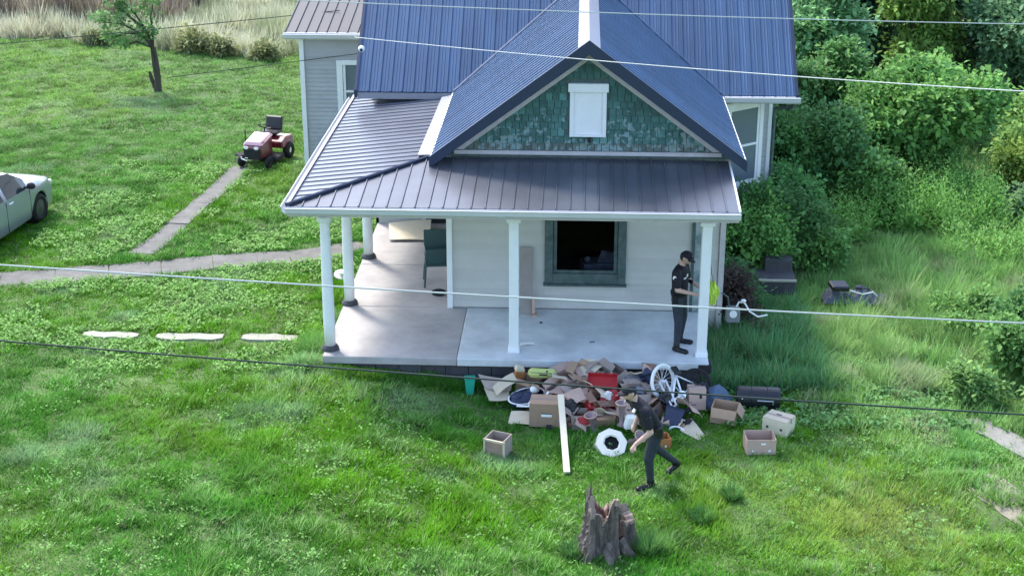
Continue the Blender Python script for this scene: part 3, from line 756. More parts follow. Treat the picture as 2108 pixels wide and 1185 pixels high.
def torso(pelvis,chest,neck,w0=.165,w1=.20,lean=None,flat=.62,facing=(1,0)):
    """ellipses from hip to shoulder; facing is the direction of the chest in plan"""
    pass
# ---- officer on the porch: faces +x (towards the corner post), looks down at the hands
def officer_standing():
    S=[]
    # local: x forward, y left, z up
    hipL=(0,.095,.93); hipR=(0,-.095,.93)
    S.append((hipL,.095,(.03,.14,.52),.066,2)); S.append(((.03,.14,.52),.064,(-.02,.17,.12),.046,2))
    S.append((hipR,.095,(.04,-.12,.52),.066,2)); S.append(((.04,-.12,.52),.064,(.04,-.16,.12),.046,2))
    for (x,y,yy) in ((-.02,.17,.20),(.04,-.16,-.20)):
        S.append(((x,y,.13),.052,(x,y,.06),.052,3)); S.append(((x-.03,y,.045),.045,(x+.17,yy,.038),.042,3))
    S.append(((0,.0,.98),.11,(0,0,.99),.11,2))
    # arms
    shL=(.0,.19,1.44); shR=(.0,-.19,1.44)
    elR=(.05,-.25,1.16); wrR=(.30,-.16,1.10)
    elL=(.05,.24,1.17); wrL=(.26,.08,1.14)
    for sh,el in ((shL,elL),(shR,elR)):
        e2=tuple(Vector(sh).lerp(Vector(el),.72))
        S.append((sh,.072,e2,.06,1)); S.append((e2,.043,el,.042,0))
    S.append((elR,.042,wrR,.028,0)); S.append((elL,.042,wrL,.028,0))
    hand(S,wrR,(1,.12,-.05),(0,0,1),1); hand(S,wrL,(1,-.3,-.05),(0,0,1),-1)
    S.append(((.0,0,1.46),.062,(.035,0,1.60),.055,0))
    T=[[((.0,0,.90),.115,.165,2),((0,0,.98),.12,.165),((0,0,1.06),.118,.158),((.0,0,1.18),.122,.165),((.0,0,1.32),.125,.19),((.0,0,1.42),.11,.20),((0,0,1.485),.08,.14),((.01,0,1.52),.06,.07)]]
    def ex(C,idx):
        t=(abs(C[:,1])<.19)&(abs(C[:,0])<.16)
        idx=np.where(t&(C[:,2]>1.0)&(C[:,2]<1.50),1,idx); idx=np.where(t&(C[:,2]<=1.0)&(C[:,2]>.8),2,idx)
        return idx
    loc=(2.824,0.409,0.606)
    r,hc,fd,sd_,ud,cap=person((loc[0],loc[1],.606),R(-22),S,T,'person in a dark uniform and black cap standing by the porch corner post, looking down','PM',(.80,0,-.55),(.075,0,1.665),ex)
    r.scale=(1.12,1.14,1.0)
    # belt with pouches, shoulder patch, badge, radio
    b=MB(); b.lathe([(.172,.98),(.174,1.035)],(0,0,0),24,sx=.74); b.box((0,-.19,.97),(.07,.05,.14)); b.box((0,.19,.97),(.08,.05,.1)); b.box((-.13,.05,1.0),(.04,.08,.07)); b.build('belt',M_boot,r)
    MB().lathe([(.030,0),(.030,.006)],(.0,-.262,1.38),8,rot=(R(90),0,0),sx=1,sy=1.25).build('shoulder_patch',M_label,r)
    MB().box((.122,-.03,1.36),(.012,.04,.05),(0,0,0)).build('badge',M_label,r,bevel=.004)
    MB().box((.10,-.085,1.33),(.04,.07,.02)).build('name_plate',M_label,r)
    MB().lathe([(.02,0),(.02,.004)],tuple(hc+ud*.085+fd*.07),8,rot=(R(90),0,R(90))).build('cap_emblem',M_label,r)
    MB().box((.40,-.03,1.12),(.14,.17,.015),(0,.3,.2)).build('note_pad',M_label,r)
    return r
# ---- officer walking past the pile, faces -x, leaning forward
def officer_walking():
    S=[]
    # local x forward; planted leg ahead, trailing leg behind with the heel up
    S.append(((0,.09,.88),.095,(.10,.09,.49),.068,2)); S.append(((.10,.09,.49),.064,(.06,.09,.12),.046,2))
    S.append(((0,-.09,.88),.095,(-.12,-.10,.50),.068,2)); S.append(((-.12,-.10,.50),.064,(-.42,-.12,.20),.046,2))
    S.append(((.06,.09,.12),.05,(.06,.09,.06),.05,3)); S.append(((.03,.09,.045),.045,(.24,.10,.038),.04,3))
    S.append(((-.42,-.12,.20),.05,(-.46,-.12,.15),.05,3)); S.append(((-.47,-.12,.14),.045,(-.33,-.12,.045),.04,3))
    S.append(((0,0,.92),.11,(.01,0,.94),.11,2))
    sh1=(.24,.19,1.31); sh2=(.22,-.19,1.32)
    e1=(.20,.27,1.02); w1=(.36,.20,.84); e2=(.02,-.26,1.10); w2=(.10,-.26,.86)
    for sh,el,wr in ((sh1,e1,w1),(sh2,e2,w2)):
        m_=tuple(Vector(sh).lerp(Vector(el),.7)); S.append((sh,.072,m_,.06,1)); S.append((m_,.043,el,.042,0)); S.append((el,.042,wr,.029,0))
    hand(S,w1,(.5,-.1,-.8),(1,0,0),1); hand(S,w2,(.3,0,-.95),(1,0,0),-1)
    S.append(((.25,0,1.38),.062,(.31,0,1.48),.055,0))
    T=[[((0,0,.86),.11,.16,2),((.01,0,.96),.12,.163),((.05,0,1.04),.12,.16),((.11,0,1.15),.125,.17),((.18,0,1.27),.12,.195),((.22,0,1.35),.10,.19),((.24,0,1.40),.075,.12),((.25,0,1.43),.06,.07)]]
    def ex(C,idx):
        ax=np.interp(C[:,2],[.86,1.43],[0,.25]); t=(abs(C[:,1])<.18)&(abs(C[:,0]-ax)<.17)
        idx=np.where(t&(C[:,2]>.98)&(C[:,2]<1.41),1,idx); idx=np.where(t&(C[:,2]<=.98)&(C[:,2]>.8),2,idx); return idx
    r,hc,fd,sd_,ud,cap=person((2.23,-3.45,H(2.2,-3.5)),R(180+28),S,T,'person in dark uniform and cap walking across the grass before the junk pile','PM2',(.92,0,-.25),(.355,0,1.55),ex)
    r.scale=(1.18,1.22,1.04)
    b=MB(); b.lathe([(.170,.93),(.172,.985)],(.02,0,0),24,sx=.76); b.box((.03,.19,.93),(.08,.05,.14)); b.box((.03,-.19,.93),(.08,.05,.12)); b.build('belt',M_boot,r)
    for s in (1,-1): MB().lathe([(.032,0),(.032,.006)],(.23,s*.262,1.24),8,rot=(R(90*-s),0,0)).build('shoulder_patch',M_label,r)
    MB().box((.315,.06,1.28),(.02,.04,.05),(0,-.5,0)).build('badge',M_label,r)
    return r
PM=[M_skin,M_shirt,M_trous2,M_boot]; PM2=[M_skin,M_shirt,M_trous,M_boot]
_p=person
def person(loc,rz,S,T,label,mk,fd,hd_,ex): return _p(loc,rz,S,T2(T),label,PM if mk=='PM' else PM2,fd,hd_,ex)
def T2(T): return [[(a[0],a[1],a[2]) for a in t] for t in T]
officer_standing(); officer_walking()
# ================================================================ STUMP
def stump():
    r=root('tree_stump',(1.52,-5.35,H(1.5,-5.3)-.04),'broken grey tree stump with a jagged hollow top, standing in the front lawn','tree stump')
    n=64; lev=22; V=[];F=[];MI=[]
    def rad(a,z):
        k=.30+.05*math.sin(2*a+.6)+.035*math.sin(5*a+1)+.022*math.sin(11*a+z*2)+.012*math.sin(23*a+3*z)
        ins=.26*math.exp(-((math.atan2(math.sin(a+.58),math.cos(a+.58)))/.30)**4)*(1 if .10<z<.60 else 0)
        return k*(1+.42*math.exp(-z*5))*(1-.10*z)*(1-ins)
    def topz(a):
        d=lambda c,w:math.exp(-((math.atan2(math.sin(a-c),math.cos(a-c)))/w)**2)
        return .70+.20*d(-2.75,.45)+.27*d(-1.12,.33)-.10*d(-1.85,.22)-.22*d(-.1,.5)-.12*d(1.6,1.0)+.025*math.sin(9*a+1)+.025*math.sin(19*a+2)+.02*math.sin(37*a)
    for j in range(lev):
        for q in range(n):
            a=2*math.pi*q/n; tz=topz(a); z=tz*j/(lev-1); rr=rad(a,z)+.012*rnd.uniform(-1,1)
            V.append((rr*math.cos(a)+.04*z,rr*math.sin(a),z))
    for j in range(lev-1):
        for q in range(n):
            F.append((j*n+q,j*n+(q+1)%n,(j+1)*n+(q+1)%n,(j+1)*n+q))
            a=2*math.pi*(q+.5)/n; d=abs(math.atan2(math.sin(a+.58),math.cos(a+.58)))
            MI.append(1 if d<.33 and 2<j<lev-3 else (2 if j>=lev-3 and (q//3)%2 else 0))
    # inner hollow
    b0=len(V)
    for j in range(6):
        for q in range(n):
            a=2*math.pi*q/n; tz=topz(a); k=.80-.11*j; z=tz-.01-(tz-.50)*(j/5)
            V.append((rad(a,tz)*k*math.cos(a)+.04*z,rad(a,tz)*k*math.sin(a),z))
    for q in range(n):
        F.append(((lev-1)*n+q,(lev-1)*n+(q+1)%n,b0+(q+1)%n,b0+q)); MI.append(2)
    for j in range(5):
        for q in range(n): F.append((b0+j*n+q,b0+j*n+(q+1)%n,b0+(j+1)*n+(q+1)%n,b0+(j+1)*n+q)); MI.append(2 if j<1 else 1)
    F.append(tuple(b0+5*n+q for q in range(n))); MI.append(1)
    me('trunk',V,F,[M_stump,M_rot,M_raw],r,mi=MI)
    s=MB()
    for k in range(9):
        a=math.pi*1.02+rnd.uniform(-.45,.45); x=.25*math.cos(a); y=.24*math.sin(a); s.tube([(x,y,.72),(x+rnd.uniform(-.03,.05),y,.9+rnd.uniform(0,.12))],[.028,.004],5)
    s.build('splinter',M_raw,r)
    s=MB(); s.tube([(-.12,-.05,.62),(-.16,-.08,.78),(-.22,-.05,.95),(-.21,-.03,1.10)],[.035,.028,.016,.004],6); s.build('broken_spike',M_bark,r)
    for (a,L) in ((-.5,.35),(-2.4,.3),(.1,.4),(2.5,.3),(-1.4,.25)):
        c_,s_=math.cos(a),math.sin(a); MB().tube([(c_*.2,s_*.2,.22),(c_*.36,s_*.36,.08),(c_*(.36+L*.5),s_*(.36+L*.5),.0)],[.12,.08,.03],8).build('root',M_stump,r)
stump()
# ================================================================ THINGS ON THE PORCH
def sheet(name,P,m,label,cat,th=.006,grp=None,bend=0,n=6):
    """thin board or cardboard through four corners, optionally bent, with its own thickness"""
    P=[Vector(p) for p in P]; c=sum(P,Vector())/4; N=(P[1]-P[0]).cross(P[3]-P[0]).normalized()
    V=[];F=[]
    for i in range(n+1):
        for j in range(n+1):
            u,v=i/n,j/n; p=P[0].lerp(P[1],u).lerp(P[3].lerp(P[2],u),v)+N*bend*(math.sin(u*math.pi)+.4*math.sin(v*5+u*3)); V.append(p-c)
    k=(n+1)**2; V+=[v-N*th for v in V]
    for i in range(n):
        for j in range(n):
            a=i*(n+1)+j; F.append((a,a+n+1,a+n+2,a+1)); F.append((k+a,k+a+1,k+a+n+2,k+a+n+1))
    for i in range(n):
        for a,b in ((i*(n+1),(i+1)*(n+1)),((i+1)*(n+1)+n,i*(n+1)+n),(i+1,i),(n*(n+1)+i,n*(n+1)+i+1)): F.append((a,b,k+b,k+a))
    o=me(name,V,F,m,None,smooth=False); o.location=c; return tag(o,label,cat,grp)
f=FZ+.002
sheet('board',[(-2.85,5.72,f+.05),(-2.03,5.76,f+.05),(-2.08,7.0 if 0 else 6.75,f+.16),(-2.98,6.6,f+.12)],CB[3],'pale tan board lying on the floor at the far end of the side porch','board',th=.02,bend=.01)
M_gpanel=mat('greyish_panel',(.30,.27,.25),.8,noise=.15)
sheet('door_panel',[(.04,1.78,f),(.27,1.78,f),(.25,2.07,f+1.22),(.02,2.07,f+1.22)],M_gpanel,'narrow brown panel leaning on the porch wall behind the middle post','panel',th=.03)
q=root('cardboard_strip',(.28,1.80,f),'small reddish cardboard strip standing at the foot of the leaning brown panel','cardboard strip')
MB().box((0,0,.17),(.05,.09,.34),(.08,0,0)).box((.02,-.05,.02),(.10,.14,.03)).build('strip',CB[1],q)
# dark chair by the wall
ch=root('porch_chair',(-1.62,3.35,FZ+.002),'dark green chair standing against the wall on the side porch','chair',rz=R(8))
M_dgreen=mat('dark_green_plastic',(.03,.075,.08),.5)
MB().box((0,0,.44),(.5,.46,.05)).build('seat',M_dgreen,ch,bevel=.01); MB().box((.0,.22,.76),(.5,.04,.5),(R(-8),0,0)).build('backrest',M_dgreen,ch,bevel=.01)
MB().box((0,-.20,.60),(.42,.03,.34),(R(6),0,0)).build('draped_cloth',M_dgreen,ch,bevel=.008)
for x in (-.23,.23):
    for y in (-.2,.2): MB().tube([(x,y,.44),(x*1.15,y*1.12,.0)],.02,6).build('leg',M_dgreen,ch)
    MB().tube([(x,-.2,.44),(x,-.2,.66),(x,.2,.68)],.02,6).build('arm',M_dgreen,ch)
q=root('round_tin',(-1.55,2.78,f),'small round dark tin on the floor in front of the chair','tin'); MB().lathe([(.13,0),(.14,.05),(.12,.055),(.11,.02)],(0,0,0),18).build('dish',M_blackm,q)
for (x,y,lab,cat,m,d) in ((.43,1.4,'tiny dark scrap on the porch floor near the leaning panel','scrap',M_blackm,(.05,.04,.015)),(1.35,.55,'small dark scrap alone in the middle of the porch floor','scrap',M_greycloth,(.09,.04,.015))):
    o=MB().box((0,0,d[2]/2),d,(0,0,.3)).build('scrap',m,None,bevel=.003); o.location=(x,y,FZ+.008); tag(o,lab,cat)
o=sheet('paper_scrap',[(.08,.30,f+.02),(.36,.38,f+.012),(.33,.45,f+.02),(.10,.42,f+.03)],M_label,'white paper scrap on the floor beside the middle porch post','paper',th=.002,bend=.01)
q=root('straw_hat',(-3.62,4.2,H(-3.6,4.2)+.10),'white disc lying in the weeds outside the side porch','disc'); MB().lathe([(.17,0),(.16,.02),(.08,.035),(.07,.09),(.02,.10)],(0,0,0),18,rot=(.3,.2,0)).build('disc',M_cream,q)
bpy.data.objects['straw_hat'].name='white_disc'
# things behind the right corner post
v=root('safety_vest',(3.437,1.000,1.393),'crumpled yellow green vest hanging beside the corner post','vest')
m=MB()
V=[];F=[];n=7
for i in range(n+1):
    for j in range(n+1):
        u=i/n-.5; z=.22-.44*j/n; wd=.20*(1-.25*math.cos(j))*(1 if j>1 else .7)
        V.append((u*wd,.03*math.sin(u*14+j),z))
V+= [(a,b+.025,c) for a,b,c in V]; k=(n+1)**2
for i in range(n):
    for j in range(n): a=i*(n+1)+j; F+=[(a,a+n+1,a+n+2,a+1),(k+a,k+a+1,k+a+n+2,k+a+n+1)]
m.add(V,F).build('cloth',M_hivis,v)
MB().tube([(0,.01,.2),(.0,.01,.33)],.006,5).build('hanging_cord',M_blackm,v)
MB().tube([(-.02,.02,.33),(.02,1.05,.33)],.008,5).build('hanging_rod',M_gtrim,v)
M_gtrim2=mat('grey_meter',(.22,.24,.25),.6,noise=.2)
gm=root('gas_meter',(3.92,1.95,0),'grey gas meter with curved white pipes beside the corner of the house','gas meter')
MB().box((0,0,.62),(.26,.18,.30)).build('meter_box',M_gtrim2,gm,bevel=.03); MB().lathe([(.07,0),(.07,.02)],(0,-.09,.66),14,rot=(R(90),0,0)).build('dial',M_label,gm)
MB().tube([(-.06,0,0),(-.06,0,.5)],.02,6).build('pipe',M_gtrim,gm); MB().tube([(.06,0,.76),(.10,0,.86),(.2,-.02,.86),(.3,-.05,.70),(.45,-.1,.62),(.62,-.1,.66)],.017,6).build('pipe',M_label,gm); MB().tube([(-.07,0,.76),(-.1,0,.95),(-.2,.1,1.0)],.016,6).build('pipe',M_gtrim,gm); MB().ball((.18,-.03,.90),(.05,.05,.03)).build('regulator',M_label,gm,smooth=True)
hb=root('concrete_block_heap',(4.95,4.35,.16),'old grey concrete step with a pale front edge half hidden by shrubs','concrete step')
MB().box((0,.15,.17),(.85,.7,.34)).build('step',M_found,hb,bevel=.03); MB().box((0,-.24,.32),(.85,.06,.05)).build('step_edge',M_slab,hb,bevel=.01); MB().box((.12,.4,.45),(.55,.3,.26)).build('upper_step',M_found,hb,bevel=.02)
bpy.data.objects['concrete_block_heap'].name='concrete_step'
# grey tarp mound
tp=root('crumpled_tarp',(6.5,3.9,.17),'crumpled grey and black tarp lying in long grass right of the house','tarp')
V=[];F=[];nx_,ny_=22,9
for i in range(nx_+1):
    for j in range(ny_+1):
        u=i/nx_;v_=j/ny_; ed=math.sin(math.pi*u)**.4*math.sin(math.pi*v_)**.5
        V.append(((u-.5)*1.25,(v_-.5)*.5+.05*math.sin(9*u),ed*(.22+.10*math.sin(u*13)+.07*math.sin(u*29+v_*9)-.1*u)+.03*rnd.random()))
for i in range(nx_):
    for j in range(ny_): a=i*(ny_+1)+j; F.append((a,a+ny_+1,a+ny_+2,a+1))
me('tarp_cloth',V,F,M_tarp,tp,mi=None)
tp.scale=(1,1,1.1)
MB().box((-.35,-.08,.30),(.36,.26,.10),(.2,.1,.3)).box((.1,-.12,.27),(.3,.05,.05),(0,.1,.1)).build('black_folds',M_black,tp,bevel=.02)
MB().tube([(-.15,-.2,.26),(.1,-.22,.2),(.3,-.2,.24),(.38,-.18,.16)],.012,5).build('pale_strap',M_label,tp)
# ================================================================ THE JUNK PILE
def carton(name,c,d,rz,m,label,flaps=(1,1,1,1),tilt=(0,0),open_=True,holes=(),th=.008,fang=(100,110,95,120),cat='box',grp='cardboard boxes in the junk pile'):
    """open-topped carton: walls, floor, flaps folded outwards, hand holes"""
    r=root(name,c,label,cat,grp,rot=(tilt[0],tilt[1],rz)); x,y,z=d
    w_=MB(); w_.box((0,0,th/2),(x,y,th)); w_.box((-x/2+th/2,0,z/2),(th,y,z-.001)); w_.box((x/2-th/2,0,z/2),(th,y,z-.001)); w_.box((0,-y/2+th/2,z/2),(x-2*th,th,z)); w_.box((0,y/2-th/2,z/2),(x-2*th,th,z))
    w_.build('carton_walls',m,r)
    if not open_: MB().box((0,0,z+.004),(x,y,.01)).build('lid',m,r); MB().box((0,0,z+.0105),(x+.004,.05,.003)).box((x/2+.002,0,z-.03),(.003,.05,.08)).build('tape',CB[4],r)
    S4=((0,-y/2,x,0),(0,y/2,x,math.pi),(x/2,0,y,math.pi/2),(-x/2,0,y,-math.pi/2))
    for k,(px,py,L,ang) in enumerate(S4):
        if not flaps[k] or not open_: continue
        fl=min(x,y)*.45; a=R(fang[k])
        E=Matrix.Rotation(ang,3,'Z')@Matrix.Rotation(a-R(0),3,'X')
        q=MB(); V=[Vector((-L/2,0,0)),Vector((L/2,0,0)),Vector((L/2-.02,0,fl)),Vector((-L/2+.02,0,fl))]
        V=[E@v_+Vector((px,py,z)) for v_ in V]; N=(V[1]-V[0]).cross(V[3]-V[0]).normalized(); q.poly(V,N*.005); q.build('flap',m,r)
    for (fx,fz,w2,h2,mm) in holes: MB().box((fx,-y/2-.003,fz),(w2,.008,h2)).build('hand_hole',mm,r)
    return r
gz=lambda x,y:H(x,y)
B_=M_label; K_=M_blackm
# boxes on the grass to the right
carton('open_carton',(3.98,-2.28,.02),(.46,.36,.26),R(4),CB[1],'open pinkish tan carton standing on the grass, in front of the pale box',flaps=(0,0,0,0),holes=((.03,.19,.07,.025,B_),(-.13,.07,.035,.03,B_),(.13,.07,.035,.03,B_)),grp='loose boxes on the grass')
r=carton('closed_carton',(4.36,-1.62,.02),(.42,.34,.27),R(-32),CB[3],'pale closed box with a black square hole in its lid, behind the open carton',open_=False,holes=((-.12,.13,.035,.035,K_),(.12,.13,.035,.035,K_)),grp='loose boxes on the grass')
MB().box((-.02,.02,.275),(.09,.08,.012)).build('lid_hole',K_,r)
carton('brown_carton',(3.52,-1.25,.03),(.42,.34,.28),R(-14),CB[0],'brown open box between the pile and the black storage drum',flaps=(1,0,1,0),fang=(150,100,140,100),holes=((-.1,.14,.06,.03,B_),(.1,.08,.035,.03,B_)),tilt=(.05,.05),grp='loose boxes on the grass')
r=root('denim_bundle',(3.42,-.86,.05),'crumpled blue denim bundle behind the brown box','cloth bundle'); MB().ball((0,0,.24),(.18,.15,.17)).ball((-.1,0,.1),(.16,.15,.16)).ball((.12,.02,.14),(.13,.12,.15),n=22,m=14).build('cloth',M_denim,r,smooth=True); crumple(bpy.data.objects[-1] if 0 else r.children[0],.045,11)
# black drum lying on its side
r=root('storage_drum',(4.12,-.72,.20),'glossy black drum lying on its side on the grass with a bright metal handle','drum',rot=(0,0,R(-3)))
MB().lathe([(.02,-.36),(.17,-.36),(.185,-.33),(.19,-.15),(.182,-.14),(.182,-.12),(.19,-.11),(.19,.11),(.182,.12),(.182,.14),(.19,.15),(.185,.33),(.17,.36),(.02,.36)],(0,0,0),24,rot=(0,R(90),0)).build('drum_shell',M_black,r)
MB().tube([(-.02,-.195,.03),(.24,-.205,.03)],.012,6).tube([(.24,-.205,-.03),(.24,-.205,.09)],.012,6).build('handle',M_chrome,r)
MB().tube([(-.05,-.15,-.13),(-.05,-.16,-.08)],.01,6).ball((-.27,-.19,.05),(.015,.015,.015)).build('latch',M_chrome,r)
# small brown crate at left
r=root('wooden_crate',(-.12,-2.62,.03),'small brown slatted crate on the grass, farthest forward at the near side of the pile','crate',rot=(R(0),0,R(-22)))
MB().box((0,0,.01),(.34,.30,.02)).box((-.16,0,.16),(.02,.30,.30)).box((.16,0,.16),(.02,.30,.30)).box((0,.14,.16),(.30,.02,.30)).build('crate_body',CB[4],r)
MB().box((0,-.145,.13),(.30,.02,.24),(R(-8),0,0)).build('front_panel',CB[0],r); MB().box((0,-.155,.285),(.36,.03,.03)).box((0,-.155,.02),(.36,.03,.03)).box((-.165,-.155,.15),(.025,.03,.29)).box((.165,-.155,.15),(.025,.03,.29)).build('crate_rim',CB[3],r)
for k in range(6): MB().box((0,-.158,.06+.034*k),(.29,.008,.008)).build('slat',CB[4],r)
# big box with white handle slot
r=carton('cardboard_box',(.62,-1.50,.04),(.56,.40,.40),R(-3),CB[0],'large brown closed box with a white slotted label, upright at the front of the pile',open_=False,holes=((.0,.21,.17,.05,B_),),tilt=(-.04,0))
MB().box((0,-.206,.24),(.17,.006,.014)).build('slot_shadow',K_,r)
sheet('cardboard_sheet',[(-.02,-1.62,.06),(.36,-1.62,.05),(.36,-1.30,.13),(.02,-1.30,.14)],CB[3],'flat pale cardboard on the grass against the large slotted box','cardboard sheet',bend=.012)
# lower centre boxes
carton('cardboard_box',(1.20,-1.62,.04),(.40,.30,.26),R(8),CB[4],'low grey brown box half buried beside the lumber board',flaps=(0,1,1,1),holes=((.08,.13,.035,.03,B_),),fang=(100,120,100,60))
carton('cardboard_box',(1.45,-1.25,.25),(.34,.26,.20),R(30),CB[2],'dark open box in the middle of the pile under the red toys',flaps=(1,1,0,1),tilt=(.3,.2))
carton('cardboard_box',(1.9,-1.5,.18),(.30,.26,.34),R(-25),CB[1],'pinkish box standing on end behind the white octagonal bin',flaps=(1,0,0,1),tilt=(-.25,.2))
carton('cardboard_box',(2.42,-2.30,.03),(.30,.24,.20),R(12),M_orange,'orange brown box on the grass beside the walking person',flaps=(0,1,0,0),holes=((-.06,.12,.04,.03,B_),(.06,.08,.03,.03,B_)))
# upper boxes
carton('cardboard_box',(.92,-.62,.30),(.40,.30,.24),R(22),CB[1],'crushed tan box near the top of the heap with its flaps spread',tilt=(.3,-.25),fang=(120,80,100,140))
carton('cardboard_box',(1.18,-.58,.36),(.36,.30,.26),R(-12),CB[0],'topmost tan box of the heap, torn open, below the porch edge',tilt=(.35,.3),fang=(70,100,130,100))
carton('cardboard_box',(1.02,-.95,.28),(.36,.28,.20),R(48),CB[4],'squashed brown box wedged under the topmost box',tilt=(.5,.1),fang=(120,140,60,100))
carton('cardboard_box',(1.58,-.85,.30),(.38,.28,.26),R(-6),CB[1],'pinkish box with two dark holes under the red tray',open_=False,holes=((-.1,.15,.035,.035,K_),(.1,.15,.035,.035,K_)),tilt=(.2,0))
carton('cardboard_box',(2.02,-.95,.22),(.36,.30,.24),R(35),CB[4],'open grey brown box behind the walking person, full of scraps',tilt=(.35,.2),fang=(120,100,110,80))
carton('cardboard_box',(3.08,-.95,.10),(.28,.26,.36),R(5),CB[1],'pale box with a dark oval hole standing against the porch foundation by the bicycle',open_=False,holes=((.05,.24,.04,.07,K_),(-.06,.1,.08,.03,M_greycloth)),tilt=(-.1,0))
carton('cardboard_box',(1.42,-.52,.34),(.30,.26,.30),R(-35),CB[4],'grey brown box leaning against the foundation next to the topmost box',tilt=(.2,.4),fang=(90,70,100,120))
G2='flattened cardboard in the junk pile'
sheet('cardboard_sheet',[(-0.581,-0.500,0.426),(0.029,-0.700,0.440),(-0.010,-0.900,0.325),(-0.439,-0.800,0.296)],CB[4],'grey brown cardboard flap between the green bin and the navy basket','cardboard sheet',grp=G2,bend=.02)
sheet('cardboard_sheet',[(-0.467,-0.750,0.299),(-0.036,-0.700,0.304),(-0.036,-1.050,0.225),(-0.356,-1.100,0.215)],CB[3],'pale square of cardboard lying at the grass edge below the grey flap','cardboard sheet',grp=G2,bend=.015)
sheet('cardboard_sheet',[(0.612,-1.200,0.451),(0.926,-0.800,0.531),(1.010,-1.050,0.443),(0.869,-1.300,0.451)],CB[1],'folded pinkish cardboard above the head of the lumber board','cardboard sheet',grp=G2,bend=.03)
sheet('cardboard_sheet',[(0.629,-1.200,0.399),(1.126,-1.300,0.298),(1.080,-1.500,0.287),(0.715,-1.500,0.366)],CB[4],'brown cardboard wedge beside the head of the lumber board','cardboard sheet',grp=G2,bend=.02)
sheet('cardboard_sheet',[(0.994,-1.000,0.420),(1.284,-0.950,0.438),(1.269,-1.350,0.343),(1.046,-1.300,0.367)],CB[1],'pale pink cardboard square tilted in the middle of the heap','cardboard sheet',grp=G2,bend=.02)
sheet('cardboard_sheet',[(2.150,-0.600,0.350),(2.212,-0.420,0.664),(2.344,-0.450,0.573),(2.370,-0.650,0.288)],CB[1],'tall upright cardboard flap beside the white bicycle wheel','cardboard sheet',grp=G2,bend=.01)
sheet('cardboard_sheet',[(2.180,-0.400,0.663),(2.428,-0.380,0.615),(2.498,-0.500,0.311),(2.350,-0.550,0.286)],CB[2],'reddish brown cardboard leaning on the foundation behind the bicycle wheel','cardboard sheet',grp=G2)
sheet('cardboard_sheet',[(2.762,-1.750,0.072),(2.974,-1.450,0.131),(3.166,-1.800,0.019),(3.043,-2.000,0.021)],CB[3],'pale cardboard flap on the grass below the bicycle handlebar','cardboard sheet',grp=G2,bend=.015)
sheet('cardboard_sheet',[(1.237,-1.900,-0.063),(1.593,-1.400,0.022),(1.688,-1.500,-0.033),(1.393,-2.000,-0.096)],CB[0],'narrow brown cardboard in front of the pile beside the octagonal bin','cardboard sheet',grp=G2,bend=.01)
sheet('cardboard_sheet',[(1.447,-0.550,0.446),(1.280,-0.400,0.672),(1.394,-0.400,0.710),(1.494,-0.600,0.515)],CB[3],'thin pale cardboard blade standing above the red tray','cardboard sheet',grp=G2)
sheet('cardboard_sheet',[(0.941,-0.700,0.548),(1.223,-0.500,0.625),(1.363,-0.650,0.535),(1.106,-0.900,0.465)],CB[3],'pale torn cardboard laid over the topmost box','cardboard sheet',grp=G2,bend=.03)
sheet('cardboard_sheet',[(1.877,-0.800,0.346),(2.084,-0.600,0.393),(2.238,-0.900,0.312),(1.992,-1.100,0.258)],CB[3],'pale cardboard beside the grey cloth bundle','cardboard sheet',grp=G2,bend=.02)
XP=[(0.269,-0.550,0.286),(0.784,-0.900,0.369),(1.227,-0.550,0.442),(1.716,-0.500,0.519),(1.152,-1.350,0.190),(1.790,-1.300,0.181),(2.153,-1.100,0.226),(0.878,-1.550,0.061),(2.354,-1.200,0.101),(1.511,-1.550,0.076)]
XT=[((1088,790),-.55,CB[0],'crumpled brown box behind the navy basket'),((1150,800),-.9,CB[1],'pinkish open box behind the lumber board head'),((1205,775),-.55,CB[0],'tan box crushed under the pale torn cardboard'),((1265,765),-.5,CB[4],'grey brown box against the foundation behind the red tray'),((1195,845),-1.35,CB[2],'dark box pressed between the lumber board and the toy truck'),((1275,845),-1.3,CB[1],'pinkish box leaning behind the tall smoky vase'),((1320,830),-1.1,CB[0],'tan box hidden behind the walking person'),((1160,870),-1.55,CB[4],'grey brown box squeezed beside the large slotted box'),((1345,850),-1.2,CB[2],'dark brown box beside the navy tub'),((1240,870),-1.55,CB[0],'tan box behind the white octagonal bin')]
for k,((px_,py_),yy,m_,lb) in enumerate(XT):
    x_=XP[k][0]; z_=XP[k][2]
    carton('cardboard_box',(x_,yy,max(.02,z_-.14)),(rnd.uniform(.28,.40),rnd.uniform(.22,.30),rnd.uniform(.18,.26)),rnd.uniform(-.9,.9),m_,lb,tilt=(rnd.uniform(-.1,.45),rnd.uniform(-.35,.35)),fang=tuple(rnd.uniform(60,150) for _ in range(4)),flaps=tuple(rnd.random()<.8 for _ in range(4)))
YP=[(-0.110,-0.850,0.416),(0.463,-1.000,0.408),(0.780,-0.800,0.545),(1.069,-1.350,0.452),(1.426,-1.150,0.498),(1.904,-1.350,0.339),(1.582,-1.700,0.325),(1.154,-1.850,0.197),(2.080,-0.600,0.527),(2.289,-1.750,0.191),(1.306,-0.550,0.596),(2.931,-1.400,0.298)]
YL=['broad tan cardboard piece lying over the grey brown flap','torn pale cardboard resting across the navy basket','wide tan cardboard sheet draped below the yellow green suitcase','large pale cardboard piece beside the top of the lumber board','light tan cardboard strip hanging under the red tray','pale cardboard piece under the grey cloth bundle','light tan cardboard leaning above the white octagonal bin','tan cardboard corner poking out beside the lumber board foot','brown cardboard piece over the folded papers','pale cardboard scrap at the feet of the navy tub','light tan cardboard peak at the very top of the heap','tan cardboard leaning below the black bicycle wheel']
